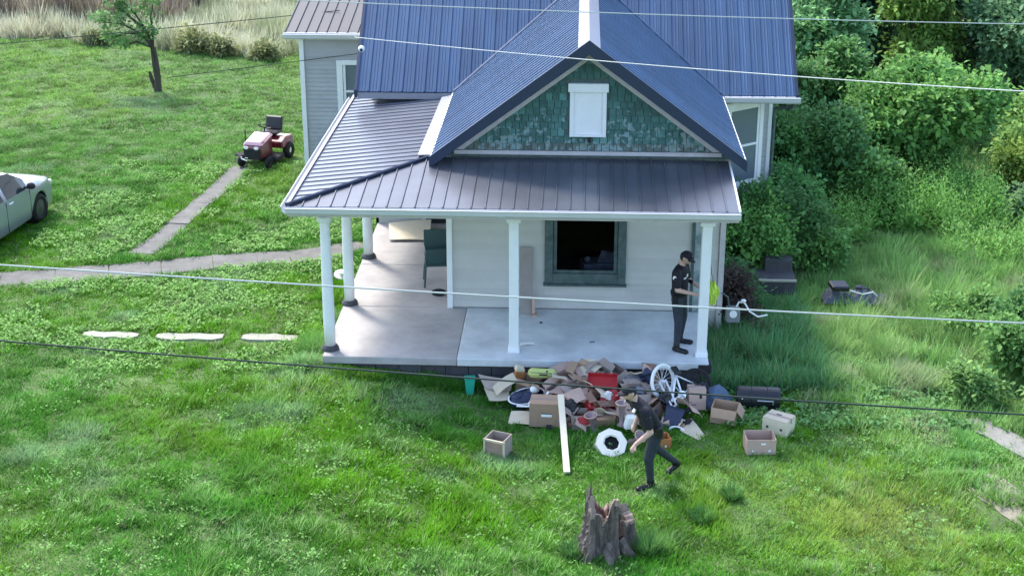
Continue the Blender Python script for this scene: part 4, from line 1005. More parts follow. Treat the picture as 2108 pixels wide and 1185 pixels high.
for k,(P_,lb) in enumerate(zip(YP,YL)):
    P_=Vector(P_); E_=Euler((rnd.uniform(.1,.9),rnd.uniform(-.5,.5),rnd.uniform(0,3))).to_matrix(); a_,b_=rnd.uniform(.13,.24),rnd.uniform(.10,.17)
    Q_=[P_+E_@Vector(v) for v in ((-a_,-b_,0),(a_*rnd.uniform(.6,1.1),-b_,0),(a_,b_*rnd.uniform(.6,1.2),0),(-a_*rnd.uniform(.5,1),b_,0))]
    sheet('cardboard_sheet',Q_,(CB[3],CB[0],CB[3],CB[1])[k%4],lb,'cardboard sheet',grp=G2,bend=rnd.uniform(.02,.05))
# lumber board
p0=Vector((0.962,-3.199,0.030)); p1=Vector((0.833,-1.600,0.590)); d=p0-p1
o=root('lumber_board',p0,'long pale lumber board leaning from the pile down onto the grass','lumber board')
E=d.to_track_quat('Z','Y').to_matrix(); MB().box(tuple(-d/2),(.10,.035,d.length),E).build('board',M_wood,o,bevel=.003)
MB().box(tuple(-d/2+E@Vector((0.0,-.022,0))),(.012,.006,d.length*.98),E).build('edge_groove',CB[3],o)
# white octagonal bin with dark round opening
oc=Vector((1.653,-2.420,0.157)); r=root('octagonal_bin',oc,'white octagonal bin lying with its dark round opening towards the lawn','bin',rot=(R(40),0,R(12)))
MB().lathe([(.27,0),(.30,-.02),(.31,-.22),(.27,-.26)],(0,0,0),8,cap=False).lathe([(.145,.0),(.27,.0)],(0,0,0),8,cap=False).build('bin_body',M_cream,r)
MB().lathe([(.285,-.005),(.30,-.012),(.30,-.03)],(0,0,0),8,cap=False).lathe([(.30,.004),(.20,.010)],(0,0,0),8,cap=False).lathe([(.205,.008),(.165,.014),(.15,.0)],(0,0,0),24,cap=False).build('bin_lid',M_cream,r)
r.scale=(.84,.84,.84)
MB().lathe([(.155,.006),(.15,-.12),(.13,-.13)],(0,0,0),24,cap=False).add([(.15*math.cos(t),.15*math.sin(t),-.10) for t in np.linspace(0,2*math.pi,20,endpoint=False)],[tuple(range(20))]).build('opening',M_blackm,r)
MB().lathe([(.05,-.095),(.04,-.08),(.01,-.075)],(0,0,0),14).build('inner_cone',M_black,r)
# smoky goblets
for (P,h,lab,rot) in (((1.818,-1.900,0.409),.40,'tall smoky brown glass vase standing above the octagonal bin',(0,0,0)),((1.366,-1.800,0.177),.30,'small smoky goblet leaning left of the octagonal bin',(.1,-.15,0)),((1.980,-2.200,0.165),.26,'smoky patterned goblet between the octagonal bin and the walking person',(.5,.6,0))):
    r=root('glass_vase',(P[0],P[1],max(P[2]-h*.5,.05)),lab,'vase','smoky vases in the junk pile',rot=rot)
    MB().lathe([(.07,0),(.075,.015),(.035,.05),(.04,h*.45),(.06,h*.8),(.105,h),(.095,h),(.05,h*.78)],(0,0,0),18).build('vase_body',M_smoke,r,smooth=True)
    MB().torus((0,0,h),.10,.009).build('rim',CB[1],r,smooth=True)
# white bag beside the vase
r=root('white_bag',(1.944,-1.950,0.299),'white paper bag between the tall vase and the walking person','bag'); MB().box((0,0,0),(.16,.12,.26),(.2,.15,.3)).build('bag_body',M_label,r,bevel=.03)
# teal bin
tb=(-0.718,-0.550,0.383); r=root('plastic_bin',(tb[0],tb[1],gz(tb[0],tb[1])),'small teal plastic bin at the foot of the porch, near end of the pile','bin',rot=(R(-4),0,R(5)))
MB().lathe([(.085,0),(.12,.27),(.13,.28),(.13,.295),(.11,.295),(.075,.02)],(0,0,0),4,rot=(0,0,R(45)),sx=1,sy=1).build('bin_body',M_teal,r); 
# orange and white carton
P=(0.119,-0.500,0.459); r=root('juice_carton',P,'small orange and white box behind the navy basket','box',rot=(.2,.2,.3)); MB().box((0,0,0),(.16,.12,.16)).build('box_body',M_orange,r,bevel=.006); MB().box((-.02,0,.09),(.14,.12,.08),(0,.2,0)).build('box_top',CB[3],r)
# navy basket with white rim
P=(0.268,-0.950,0.221); r=root('laundry_basket',(P[0],P[1],P[2]-.08),'navy bag in a white rimmed oval basket on the pile','basket',rot=(R(18),R(-8),R(18)))
MB().lathe([(.16,-.05),(.22,.0),(.25,.10),(.255,.14),(.235,.14)],(0,0,0),20,sx=1.25,sy=.7,cap=False).build('basket_shell',M_navy,r,smooth=True)
MB().ball((-.04,0,.10),(.26,.15,.09),rot=(0,0,.1)).ball((-.14,.03,.14),(.13,.1,.08)).ball((.05,.02,.13),(.14,.1,.07),n=22,m=14).build('navy_bag',M_navy,r,smooth=True)
crumple([c for c in r.children if c.name.startswith('navy_bag')][0],.03,12)
MB().torus((0,0,.14),.25,.014,None,28,6,sx=1.25,sy=.72).build('rim',M_whitep,r,smooth=True)
MB().ball((.16,.05,.20),(.09,.07,.07)).build('white_cloth',M_label,r,smooth=True)
P=(0.614,-1.250,0.422)
MB().tube([(0.111,-1.250,0.208),(0.314,-1.350,0.251),(0.537,-1.350,0.353),(0.628,-1.200,0.451)],.018,6).build('white_strip',M_whitep)
tag(bpy.data.objects['white_strip'],'bent white plastic strip curving below the navy basket','plastic strip')
# lime suitcase
P=(0.508,-0.620,0.521); r=root('suitcase',P,'yellow green suitcase half covered by tan boxes near the porch','suitcase',rot=(R(-25),R(6),R(8)))
MB().box((0,0,0),(.46,.26,.16)).build('case_body',M_lime,r,bevel=.045); MB().tube([(-.06,-.14,-.03),(-.05,-.17,-.03),(.05,-.17,-.03),(.06,-.14,-.03)],.012,6).build('handle',M_blackm,r); MB().box((.06,-.125,.03),(.03,.02,.03)).build('clasp',M_blackm,r); MB().tube([(-.23,-.131,.0),(.23,-.131,.0)],.006,4).build('zip',M_blackm,r)
# red items
P=(1.514,-1.000,0.555); r=root('red_tray',P,'bright red plastic tray lying across the pile','tray',rot=(R(20),0,R(-4)))
MB().box((0,0,0),(.48,.28,.02)).box((0,-.14,.03),(.48,.015,.07)).box((0,.14,.03),(.48,.015,.07)).box((-.24,0,.03),(.015,.28,.07)).box((.24,0,.03),(.015,.28,.07)).build('tray_body',M_red,r)
P=(1.382,-1.350,0.257); r=root('red_toy',P,'red plastic toy truck with white and silver bits, in the middle of the pile','toy',rot=(.4,.3,.4))
MB().box((0,0,0),(.30,.20,.18)).box((.12,0,.12),(.12,.18,.12)).build('toy_body',M_red,r,bevel=.02)
for s in (-1,1):
    for x in (-.09,.1): MB().lathe([(.05,0),(.05,.03)],(x,s*.10,-.09),12,rot=(R(90),0,0)).build('wheel',M_blackm,r)
MB().tube([(.02,-.12,.12),(.05,-.12,.22)],.012,5).tube([(.09,-.12,.12),(.10,-.12,.24)],.012,5).ball((-.06,-.12,.02),(.02,.02,.02)).build('bits',M_chrome,r)
P=(1.685,-1.200,0.307); r=root('red_bag',P,'dark red fabric bag sagging beside the toy truck','bag',rot=(0,.2,.2)); MB().ball((0,0,0),(.16,.12,.20)).ball((-.08,-.03,-.12),(.15,.12,.12)).build('bag_body',M_red,r,smooth=True); crumple(r.children[0],.035,12); MB().tube([(-.07,-.08,.16),(-.03,-.1,.26),(.05,-.1,.26),(.08,-.08,.15)],.01,5).build('handle',M_maroon,r)
# grey cloth and books
P=(1.985,-0.600,0.418); r=root('book_stack',P,'stack of grey purple folded papers against the foundation','papers',rot=(.3,.1,.2))
for k in range(5): MB().box((.01*k,0,-.05+.028*k),(.26-.02*(k%2),.19,.022),(0,0,.12*(k-2))).build('folded_paper',M_greycloth if k%2 else M_flash,r)
P=(2.045,-0.900,0.290); r=root('grey_bundle',P,'crumpled grey cloth bundle beside the upright cardboard flap','cloth bundle'); MB().ball((0,0,0),(.17,.13,.12)).ball((.08,0,.06),(.1,.1,.08)).ball((-.1,-.03,-.03),(.1,.1,.1),n=20,m=12).build('cloth',M_greycloth,r,smooth=True); crumple(r.children[0],.04,12)
# navy panel bin
P=(2.660,-1.450,0.097); r=root('navy_bin',P,'dark navy plastic tub tipped beside the bicycle fork','tub',rot=(R(-35),R(12),R(-14)))
MB().lathe([(.17,-.2),(.22,.18),(.24,.19),(.24,.21),(.20,.2),(.15,-.18)],(0,0,0),4,rot=(0,0,R(45)),sx=1,sy=1).build('tub_body',M_navy,r,bevel=.01)
# filler mounds: clothes and rubbish under everything
r=root('rubbish_heap',(1.6,-.9,0),'low heap of dark rags and rubbish under the boxes','rubbish',kind='stuff')
m=MB()
for k in range(95):
    x=rnd.uniform(-1.25,1.35); y=rnd.uniform(-.85,.55); t=max(0,1-((x)/1.5)**2)*max(0,1-((y-.35)/1.4)**2); z=rnd.uniform(0,.42)*t
    m.box((x,y,z+.04),(rnd.uniform(.08,.26),rnd.uniform(.06,.2),rnd.uniform(.01,.09)),(rnd.uniform(-.7,.7),rnd.uniform(-.7,.7),rnd.uniform(0,3)),i=rnd.choice([0,0,1,2,3,4,5,6,7]))
o=m.build('rags',[M_blackm,CB[2],M_greycloth,CB[4],M_maroon,CB[0],CB[1],M_navy],r); o['kind']='stuff'
BG=[((0.992,-1.450,0.322),.12,M_black,'small shiny black bag crushed between the lumber board and the toy truck'),((1.981,-1.500,0.281),.13,M_blackm,'black rag bundle behind the walking person'),((1.587,-1.200,0.393),.10,M_label,'small white crumpled bag above the toy truck'),((0.389,-1.200,0.234),.09,M_label,'white rag at the foot of the navy basket'),((1.232,-1.750,0.211),.10,M_red,'small red rag at the front edge of the pile'),((2.246,-0.550,0.463),.11,M_navy,'navy rag hanging between the upright flap and the bicycle wheel'),((2.566,-1.100,0.324),.12,M_black,'black bag under the white bicycle wheel'),((0.679,-1.600,0.300),.08,M_denim,'small blue rag on top of the large slotted box'),((3.167,-0.800,0.374),.12,M_blackm,'black bag beneath the black bicycle wheel')]
for (P_,q_,m_,lb) in BG:
    r=root('crumpled_bag',P_,lb,'bag','crumpled bags and rags in the junk pile'); o=MB().ball((0,0,0),(q_*1.3,q_,q_*.8),22,14,rot=(rnd.random(),rnd.random(),rnd.random()*3)).build('bag_cloth',m_,r,smooth=False); crumple(o,q_*.45,10)
# ---- bicycle
A=Vector((2.515,-0.850,0.525)); B=Vector((2.803,-1.550,0.123)); C_=Vector((3.075,-0.620,0.379)); 
bk=root('bicycle',(A.x+.3,-1.1,.1),'white bicycle with one white and one black wheel thrown on the end of the pile','bicycle',world=True)
def wheel(c,n_,Rr,mt,mr,parent):
    q=Vector(n_).to_track_quat('Z','Y').to_euler(); t=MB().torus(c,Rr,.026,q,32,8).build('tyre',mt,parent,smooth=True)
    MB().torus(c,Rr-.03,.012,q,32,6).build('rim',mr,parent,smooth=True)
    E=q.to_matrix(); s=MB()
    for k in range(16):
        a=2*math.pi*k/16; s.tube([Vector(c)+E@Vector((.02*math.cos(a+1),.02*math.sin(a+1),.02*(-1)**k)),Vector(c)+E@Vector(((Rr-.03)*math.cos(a),(Rr-.03)*math.sin(a),0))],.0035,3,cap=False)
    s.build('spokes',mr,parent); MB().lathe([(.022,-.05),(.022,.05)],c,10,rot=q).build('hub',mr,parent)
W1=root('wheel',(0,0,0),None,None,world=False); W1.parent=bk; W1.matrix_parent_inverse=Matrix.Translation(-bk.location)
wheel(A,(.72,-.66,.25),.27,M_whitep,M_whitep,W1)
W2=root('wheel',(0,0,0),None,None); W2.parent=bk; W2.matrix_parent_inverse=Matrix.Translation(-bk.location)
wheel(C_,(-.25,-.85,.5),.245,M_rubber,M_black,W2)
f1=MB(); off=Vector((.05,.0,.02)); T_=A.lerp(B,.62)
f1.tube([A-off,T_-off*.7,T_],.018,8).tube([A+off,T_+off*.7,T_],.018,8).tube([T_,B],.022,8); f1.build('fork',M_whitep,bk,smooth=True)
hb_=MB(); hb_.tube([B+Vector((-.02,0,.05)),B+Vector((.18,.05,-.03)),B+Vector((.20,.06,-.06))],.014,8); hb_.tube([B,B+Vector((-.05,-.1,-.02))],.016,8); hb_.build('handlebar',CB[3],bk)
L=Vector((2.719,-1.700,0.037)); n8=MB().torus(L,.085,.020,(R(60),0,R(-20)),20,8,sx=1.35,sy=.75).build('pedal_loop',M_whitep,bk,smooth=True)
fr=MB(); BB=Vector((2.834,-1.000,0.354)); ST=Vector((2.735,-0.750,0.591)); HT=A.lerp(B,.5)
fr.tube([HT,BB],.02,8).tube([HT,ST],.018,8).tube([ST,BB],.018,8).tube([BB,C_],.013,6).tube([ST,C_],.013,6); fr.build('frame',M_whitep,bk,smooth=True)
MB().box(tuple(ST+Vector((0,.02,.08))),(.12,.20,.05),(.3,0,.4)).build('saddle',M_black,bk,bevel=.02)
MB().lathe([(.07,-.006),(.07,.006)],tuple(BB),16,rot=(R(70),0,0)).build('chainring',M_chrome,bk); MB().tube([BB,BB+Vector((.10,-.06,-.1)),BB+Vector((.16,-.07,-.1))],.012,6).tube([BB,BB+Vector((-.10,.06,.1)),BB+Vector((-.16,.07,.1))],.012,6).build('crank',M_chrome,bk)
# ================================================================ WIRES
def wire(pts,r_,m,label):
    P=[Vector(p) for p in pts]; Q=[]
    # quadratic through three points, extended past both ends
    for t in np.linspace(-.35 if len(pts)==3 and r_>0 else 0,1.35,26):
        a=(t-.5)*(t-1)/.5; b=t*(t-1)/(-.25); c=t*(t-.5)/.5
        Q.append(P[0]*a+P[1]*b+P[2]*c)
    c0=Q[0].copy(); o=MB().tube([q-c0 for q in Q],abs(r_),6).build('power_line',m,None,smooth=True); o.location=c0
    return tag(o,label,'power line')
wire([(-5.437,-8.000,5.048),(0.339,-8.000,4.766),(6.004,-8.000,4.558)],.0105,M_wire,'thick pale cable crossing in front of the porch posts')
wire([(-5.554,-8.000,4.118),(0.339,-8.000,3.736),(6.139,-8.000,3.444)],.011,M_wired,'dark cable crossing in front of the junk pile')
wire([(-2.495,-4.000,7.330),(2.345,-4.000,7.180),(6.776,-4.000,7.106)],.0072,M_wire,'pale wire crossing highest over the blue roof')
def wire2(pts,r_,m,label,n=24):
    P=[Vector(p) for p in pts]; c0=P[0].copy(); Q=[]
    for t in np.linspace(0,1,n):
        a=(t-.5)*(t-1)/.5; b=t*(t-1)/(-.25); c=t*(t-.5)/.5; Q.append(P[0]*a+P[1]*b+P[2]*c-c0)
    o=MB().tube(Q,r_,6).build('power_line',m,None,smooth=True); o.location=c0; return tag(o,label,'power line')
wire2([(-3.389,5.500,4.928),(2.707,-1.200,5.862),(7.545,-7.000,6.859)],.008,M_wire,'pale wire running from the roof edge across the gable peak')
wire2([(-17.323,13.000,2.780),(-11.025,13.000,3.408),(-4.891,13.000,4.067)],.011,M_wired,'thin dark wire passing over the far lawn behind the small tree crown')
wire2([(-9.049,12.000,2.572),(-6.448,12.000,2.925),(-4.314,11.800,3.251)],.009,M_wired,'thin dark wire reaching the corner of the rear wing')
# ================================================================ VEGETATION
def leaf_mesh(P,D,L,Wd,C,name,m,parent=None,fold=.25):
    """one bent two-triangle leaf per point: P base, D direction, L length, Wd width, C colour"""
    n=len(P); up=np.array([0,0,1.0]); S=np.cross(D,up+.35*rng.normal(size=(n,3))); S/=np.linalg.norm(S,axis=1)[:,None]+1e-9
    N=np.cross(S,D)
    mid=P+D*(L*.5)[:,None]
    V=np.empty((n,4,3)); V[:,0]=P; V[:,1]=mid+S*Wd[:,None]*.5+N*(L*fold*.3)[:,None]; V[:,2]=P+D*L[:,None]-up*(L*.12)[:,None]; V[:,3]=mid-S*Wd[:,None]*.5+N*(L*fold*.3)[:,None]
    idx=np.arange(n)[:,None]*4; F=np.concatenate([idx+np.array([[0,1,2]]),idx+np.array([[0,2,3]])],0)
    return fast(name,V.reshape(-1,3),F,np.repeat(C,4,0),m,parent)
def fast(name,V,F,C,m,parent=None):
    k=bpy.data.meshes.new(name); nv=len(V); nf=len(F); s=F.shape[1]
    k.vertices.add(nv); k.vertices.foreach_set('co',V.astype(np.float32).ravel())
    k.loops.add(nf*s); k.loops.foreach_set('vertex_index',F.astype(np.int32).ravel())
    k.polygons.add(nf); k.polygons.foreach_set('loop_start',np.arange(0,nf*s,s,dtype=np.int32))
    k.update(calc_edges=True)
    a=k.color_attributes.new('Col','FLOAT_COLOR','POINT'); c4=np.ones((nv,4),dtype=np.float32); c4[:,:3]=C; a.data.foreach_set('color',c4.ravel())
    k.materials.append(m); k.validate(); return link(bpy.data.objects.new(name,k),parent)
LEAFK=2.1
def crown(parent,blobs,n,ls,col,name='crown',spread=.5,droop=.2,var=.3,flat=1.0):
    """leaf sprays filling several uneven lobes; denser towards each lobe's shell"""
    vol=np.array([b[1]**2 for b in blobs]); vol=vol/vol.sum(); per=8; ns=n//per
    bi=rng.choice(len(blobs),size=ns,p=vol)
    c=np.array([b[0] for b in blobs])[bi]; r=np.array([b[1] for b in blobs])[bi]
    d=rng.normal(size=(ns,3)); d/=np.linalg.norm(d,axis=1)[:,None]; d[:,2]=np.where(d[:,2]<-.35,-d[:,2],d[:,2])
    rr=r*(1-spread*rng.random(ns)**1.3)*(1+.16*np.sin(d[:,0]*7+bi)*np.cos(d[:,1]*6+d[:,2]*5))
    sh=rng.random(ns)<.13; rr=np.where(sh,r*(1.05+.45*rng.random(ns)),rr)
    S=c+d*rr[:,None]*np.array([1,1,flat])
    P=np.repeat(S,per,0)+rng.normal(size=(ns*per,3))*ls*.75; dd=np.repeat(d,per,0)+rng.normal(size=(ns*per,3))*.75; dd[:,2]-=droop
    dd/=np.linalg.norm(dd,axis=1)[:,None]
    L=ls*np.repeat(.6+.8*rng.random(ns),per)*(.7+.6*rng.random(ns*per)); W_=L*(.5+.25*rng.random(ns*per))
    k=np.repeat(1+var*(rng.random(ns)-.5)*2,per)*(1+.22*(rng.random(ns*per)-.5)); 
    C=np.array(col)[None]*k[:,None]; yel=np.repeat(rng.random(ns),per)[:,None]; C=C*(1+yel*np.array([[.25,.10,-.2]]))
    C=np.clip(C*LEAFK,.004,.9)
    return leaf_mesh(P,dd,L,W_,C,name,M_leaf,parent)
def tree(name,x,y,label,cat,blobs,n,ls,col,trunk_r=.07,grp=None,**kw):
    """blobs relative to the foot; trunk with a limb to every lobe"""
    r=root(name,(x,y,H(x,y)-.03),label,cat,grp)
    top=max(b[0][2] for b in blobs); t=MB(); fz=min(b[0][2] for b in blobs)*.55
    cx=sum(b[0][0] for b in blobs)/len(blobs); cy=sum(b[0][1] for b in blobs)/len(blobs)
    f=Vector((cx*.4,cy*.4,fz)); t.tube([(0,0,0),(f.x*.3,f.y*.3,fz*.5),f],[trunk_r*1.4,trunk_r*1.05,trunk_r],8); t.build('trunk',M_bark,r)
    for b in sorted(blobs,key=lambda b:-b[1])[:9]:
        e=Vector(b[0]); MB().tube([f,f.lerp(e,.5)+Vector((rnd.uniform(-.1,.1),rnd.uniform(-.1,.1),.08)),e],[trunk_r*.7,trunk_r*.4,trunk_r*.12],6).build('branch',M_bark,r)
    crown(r,blobs,n,ls,col,**kw); return r
def lobes(n,cx,cy,cz,sx,sy,sz,r0,r1,seed):
    q=random.Random(seed); out=[]
    for k in range(n):
        a=q.uniform(0,6.283); rr=q.random()**.5
        out.append(((cx+sx*rr*math.cos(a),cy+sy*rr*math.sin(a),cz+q.uniform(-sz,sz)),q.uniform(r0,r1)))
    for (c,r_) in list(out):
        for k in range(3):
            v=Vector((q.gauss(0,1),q.gauss(0,1),abs(q.gauss(0,1))+.2)).normalized()*r_*.85
            out.append(((c[0]+v.x,c[1]+v.y,c[2]+v.z),r_*q.uniform(.3,.5)))
    return out
GR=(.055,.13,.045); DK=(.03,.075,.035); YG=(.085,.155,.04); BL=(.055,.13,.075)
TG='trees in the wood beside the house'
# the round bush-tree in the middle of the wood edge
tree('bushy_tree',9.3,11.9,'broad bright green bushy tree standing alone in front of the dark wood','tree',lobes(17,0,0,1.55,1.35,1.0,.8,.6,.85,3)+[((.0,-.2,2.45),.6)],30000,.15,(.075,.17,.05),.09,TG)
tree('young_tree',10.6,18.6,'yellow green young tree rising between the roof and the dark wood','tree',lobes(9,0,0,2.9,.8,.8,1.2,.5,.75,5),15000,.15,YG,.07,TG)
tree('leafy_tree',7.3,16.6,'light blue green leafy tree nearest the roof corner','tree',lobes(9,0,0,3.0,.9,.8,.9,.5,.8,8),15000,.16,(.09,.19,.09),.08,TG)
tree('leafy_tree',7.0,13.2,'dense mid green tree growing beside the house wall under the roof corner','tree',lobes(11,0,0,1.9,.9,1.0,1.0,.5,.75,9),17000,.14,(.06,.14,.05),.08,TG)
tree('leafy_tree',13.2,17.8,'grey green tree at the far edge of the wood with drooping sprays','tree',lobes(10,0,0,2.6,1.2,1.0,1.1,.6,.9,12),17000,.16,(.07,.14,.075),.09,TG)
tree('leafy_tree',12.7,12.8,'pale green shrubby tree at the wood edge above the tall weeds','tree',lobes(8,0,0,1.3,.9,.8,.7,.45,.7,14),13000,.14,(.10,.19,.06),.07,TG)
dk=[(8.6,21.5,4.2,1),(12.4,22.5,5,2),(15.6,20.5,4.6,3),(10.6,26,5.5,4),(14.4,27,6,5),(18.4,25,5.5,6),(6.8,23.5,4,7),(8.7,29,5.5,8),(17,32,6,9),(12.2,32,6,10)]
lab=['dark tree directly behind the yellow green young tree','tall dark tree in deep shade at the middle of the wood','dark tree at the far side of the wood behind the drooping one','shadowed tree far back in the wood above the young tree','tallest shadowed tree at the back of the wood','dark broad tree at the outer corner of the wood','dark green tree just past the roof corner','far dark tree seen beyond the ridge side of the roof','deepest dark tree at the outer back of the wood','deepest dark tree behind the middle of the wood']
for (x,y,h,s),lb in zip(dk,lab):
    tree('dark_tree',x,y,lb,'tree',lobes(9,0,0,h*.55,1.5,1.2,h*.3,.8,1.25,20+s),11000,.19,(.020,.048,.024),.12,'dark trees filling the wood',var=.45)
# shrubs
SG='shrubs around the house'
def shrub(x,y,label,n,sx,h,col,ls,seed,nl=6,name='shrub'):
    return tree(name,x,y,label,'shrub',lobes(nl,0,0,h*.55,sx,sx*.8,h*.28,h*.28,h*.42,seed),n,ls,col,.03,SG)
shrub(4.7,5.25,'dark leafy shrub with pale sprays against the bay wall',9000,.55,1.5,(.07,.17,.05),.09,31)
shrub(4.55,6.0,'dark shrub growing up the bay window wall',8000,.4,1.5,(.04,.11,.035),.09,32)
shrub(5.9,7.6,'low dark shrub between the house and the wood',9000,.6,1.5,(.05,.14,.045),.11,33)
shrub(6.5,10.2,'tall green shrub beside the bay wall corner',12000,.8,2.1,(.05,.125,.045),.12,34,8)
shrub(5.6,9.6,'dark narrow shrub pressed against the side wall of the house',9000,.35,2.2,(.04,.11,.035),.11,35)
shrub(4.05,2.55,'small dark brown bush at the house corner above the gas meter',3500,.25,1.0,(.035,.028,.028),.07,36,5)
shrub(8.75,.6,'leafy arching shrub at the near edge of the weeds',14000,.75,1.0,(.065,.145,.045),.085,37,9)
shrub(9.3,-1.1,'low bright shrub overhanging the concrete walk',7000,.5,.8,(.08,.15,.045),.10,38,6)
shrub(11.8,9.0,'pale grey green shrub at the outer edge of the tall weeds',10000,.9,1.2,(.11,.19,.10),.12,39,7)
shrub(11.5,5.6,'feathery light green shrub above the long grass',9000,.8,1.0,(.10,.19,.06),.13,40,7)
shrub(12.0,11.6,'rounded yellow green bush beside the pale shrubby tree',8000,.6,1.3,(.13,.2,.05),.12,41,6)
shrub(7.6,9.4,'feathery green shrub rising out of the tall weeds nearest the house side',8000,.6,1.5,(.065,.15,.045),.13,42,7)
shrub(5.5,6.2,'dark green shrub filling the corner between the bay wall and the grey step',8000,.5,1.6,(.04,.10,.035),.10,43,7)
shrub(6.0,5.6,'low shrub with drooping shoots behind the crumpled tarp',5000,.5,.8,(.07,.16,.05),.10,44,6)
shrub(8.3,2.9,'yellowish sprawling shrub in the rough grass above the arching one',6000,.7,.7,(.08,.165,.05),.08,45,7)
shrub(9.8,2.6,'tangled green shrub at the outer side of the rough grass',9000,.8,1.0,(.06,.14,.05),.09,46,8)
shrub(7.9,-.4,'small leafy shoot cluster beside the top of the concrete walk',3000,.35,.6,(.09,.17,.06),.09,47,5)
shrub(3.95,3.4,'dark leafy creeper bush hugging the house corner above the grass',4500,.3,1.0,(.035,.09,.035),.09,48,5)
# ---- small sparse tree on the far lawn
st=root('small_tree',(-11.6,19.8,H(-11.6,19.8)),'small crooked tree with sparse leaves leaning over the far lawn','tree')
MB().tube([(0,0,-.05),(.03,0,.4),(0,0,.9),(-.03,0,1.35)],[.13,.10,.11,.08],8).build('trunk',M_bark,st)
MB().tube([(-.04,.02,.02),(-.16,0,.42),(-.2,0,.62)],[.07,.06,.04],6).build('cut_stub',M_bark,st)
br=[(-.03,0,1.35),(-.35,0,1.75),(-.85,-.1,2.05),(-1.35,-.1,2.1)]
ends=[[(-.03,0,1.35),(-.2,.1,1.8),(-.5,.1,2.3),(-.85,.1,2.7)],br,[(-.03,0,1.35),(.0,0,1.75),(-.05,.1,2.2),(.05,.1,2.6)],[(-.35,0,1.75),(-.8,.1,1.75),(-1.25,.1,1.6)],[(-.2,.1,1.8),(-.75,.1,2.3),(-1.1,.1,2.6)],[(-.03,0,1.35),(-.45,-.2,1.55),(-.8,-.2,1.45)]]
for e in ends: MB().tube(e,[.05-.012*k for k in range(len(e))],6).build('branch',M_bark,st)
bl=[]
for e in ends:
    for k in range(1,len(e)): bl.append((e[k],.20))
    bl.append((tuple(Vector(e[-1])+Vector((-.1,0,.05))),.28))
crown(st,bl,1700,.12,(.065,.14,.05),spread=.95)
# ---- grasses
def inside(x,y):
    """ground covered by the house, porch, paths and car"""
    b=(x>-3.3)&(x<3.25)&(y>-.22)&(y<15)
    b|=(x>-3.3)&(x<3.75)&(y>2.0)&(y<15)
    b|=(x>-3.3)&(x<5.15)&(y>6.3+(x-3.72)*.8)&(y<15)&(x>3)
    b|=(x>-5.75)&(x<-3.2)&(y>12)&(y<16)
    return b
def onpath(x,y):
    def seg(a,b,w):
        ax,ay=a;bx,by=b;L=(bx-ax)**2+(by-ay)**2; t=np.clip(((x-ax)*(bx-ax)+(y-ay)*(by-ay))/L,0,1); return np.hypot(x-ax-t*(bx-ax),y-ay-t*(by-ay))<w
    r=np.zeros(len(x),bool)
    P=[(-15,2.6),(-10.4,3.75),(-8.4,4.35),(-6.4,4.9),(-4.9,5.35),(-3.45,6.1)]
    for a,b in zip(P[:-1],P[1:]): r|=seg(a,b,.40)
    P=[(-8.05,5.5),(-7.75,7.3),(-7.62,8.9),(-7.45,10.4),(-7.35,11.9)]
    for a,b in zip(P[:-1],P[1:]): r|=seg(a,b,.25)
    for a,b in (((-7.75,1.0),(-6.95,1.0)),((-6.4,1.0),(-5.4,1.0)),((-4.85,1.0),(-4.05,1.0))): r|=seg(a,b,.20)
    for a,b in (((7.55,-1.0),(8.3,-2.35)),((8.3,-2.35),(9.3,-3.9))): r|=seg(a,b,.15)
    dr=seg((7.65,-2.9),(7.1,-4.4),.33)&(rng.random(len(x))<.7)
    return r|dr
LAWN1=np.array([.095,.31,.008]);LAWN2=np.array([.175,.38,.03]);LAWN3=np.array([.05,.235,.035]);PALE=np.array([.28,.45,.22])
def lawncol(x,y,n):
    a=vnoise(x,y,1.7,1); b=vnoise(x,y,.8,2); c=vnoise(x,y,3.1,3); d=vnoise(x,y,.35,4)
    C=LAWN1[None]*(1-a[:,None])+LAWN2[None]*a[:,None]
    vv=np.exp(-(((x+2.2)/2.6)**2+((y+4.2)/1.6)**2))[:,None]*.6; C=C*(1-vv)+np.array([[.13,.37,.01]])*vv
    k=smooth01((c-.5)*4)[:,None]; C=C*(1-k*.65)+LAWN3[None]*k*.65
    k=(smooth01((b-.60)*4.5)*smooth01((a-.35)*3))[:,None]; C=C*(1-k*.7)+PALE[None]*k*.7
    # yellower bare patch on the right lawn and pale far left
    e=np.exp(-(((x-5.6)/1.7)**2+((y+4.4)/1.6)**2))[:,None]*.65; C=C*(1-e)+np.array([[.40,.44,.12]])*e
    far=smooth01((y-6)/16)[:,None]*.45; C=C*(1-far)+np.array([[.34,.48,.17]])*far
    C=C*(.55+.72*d[:,None]+.25*vnoise(x,y,.16,5)[:,None])
    return C
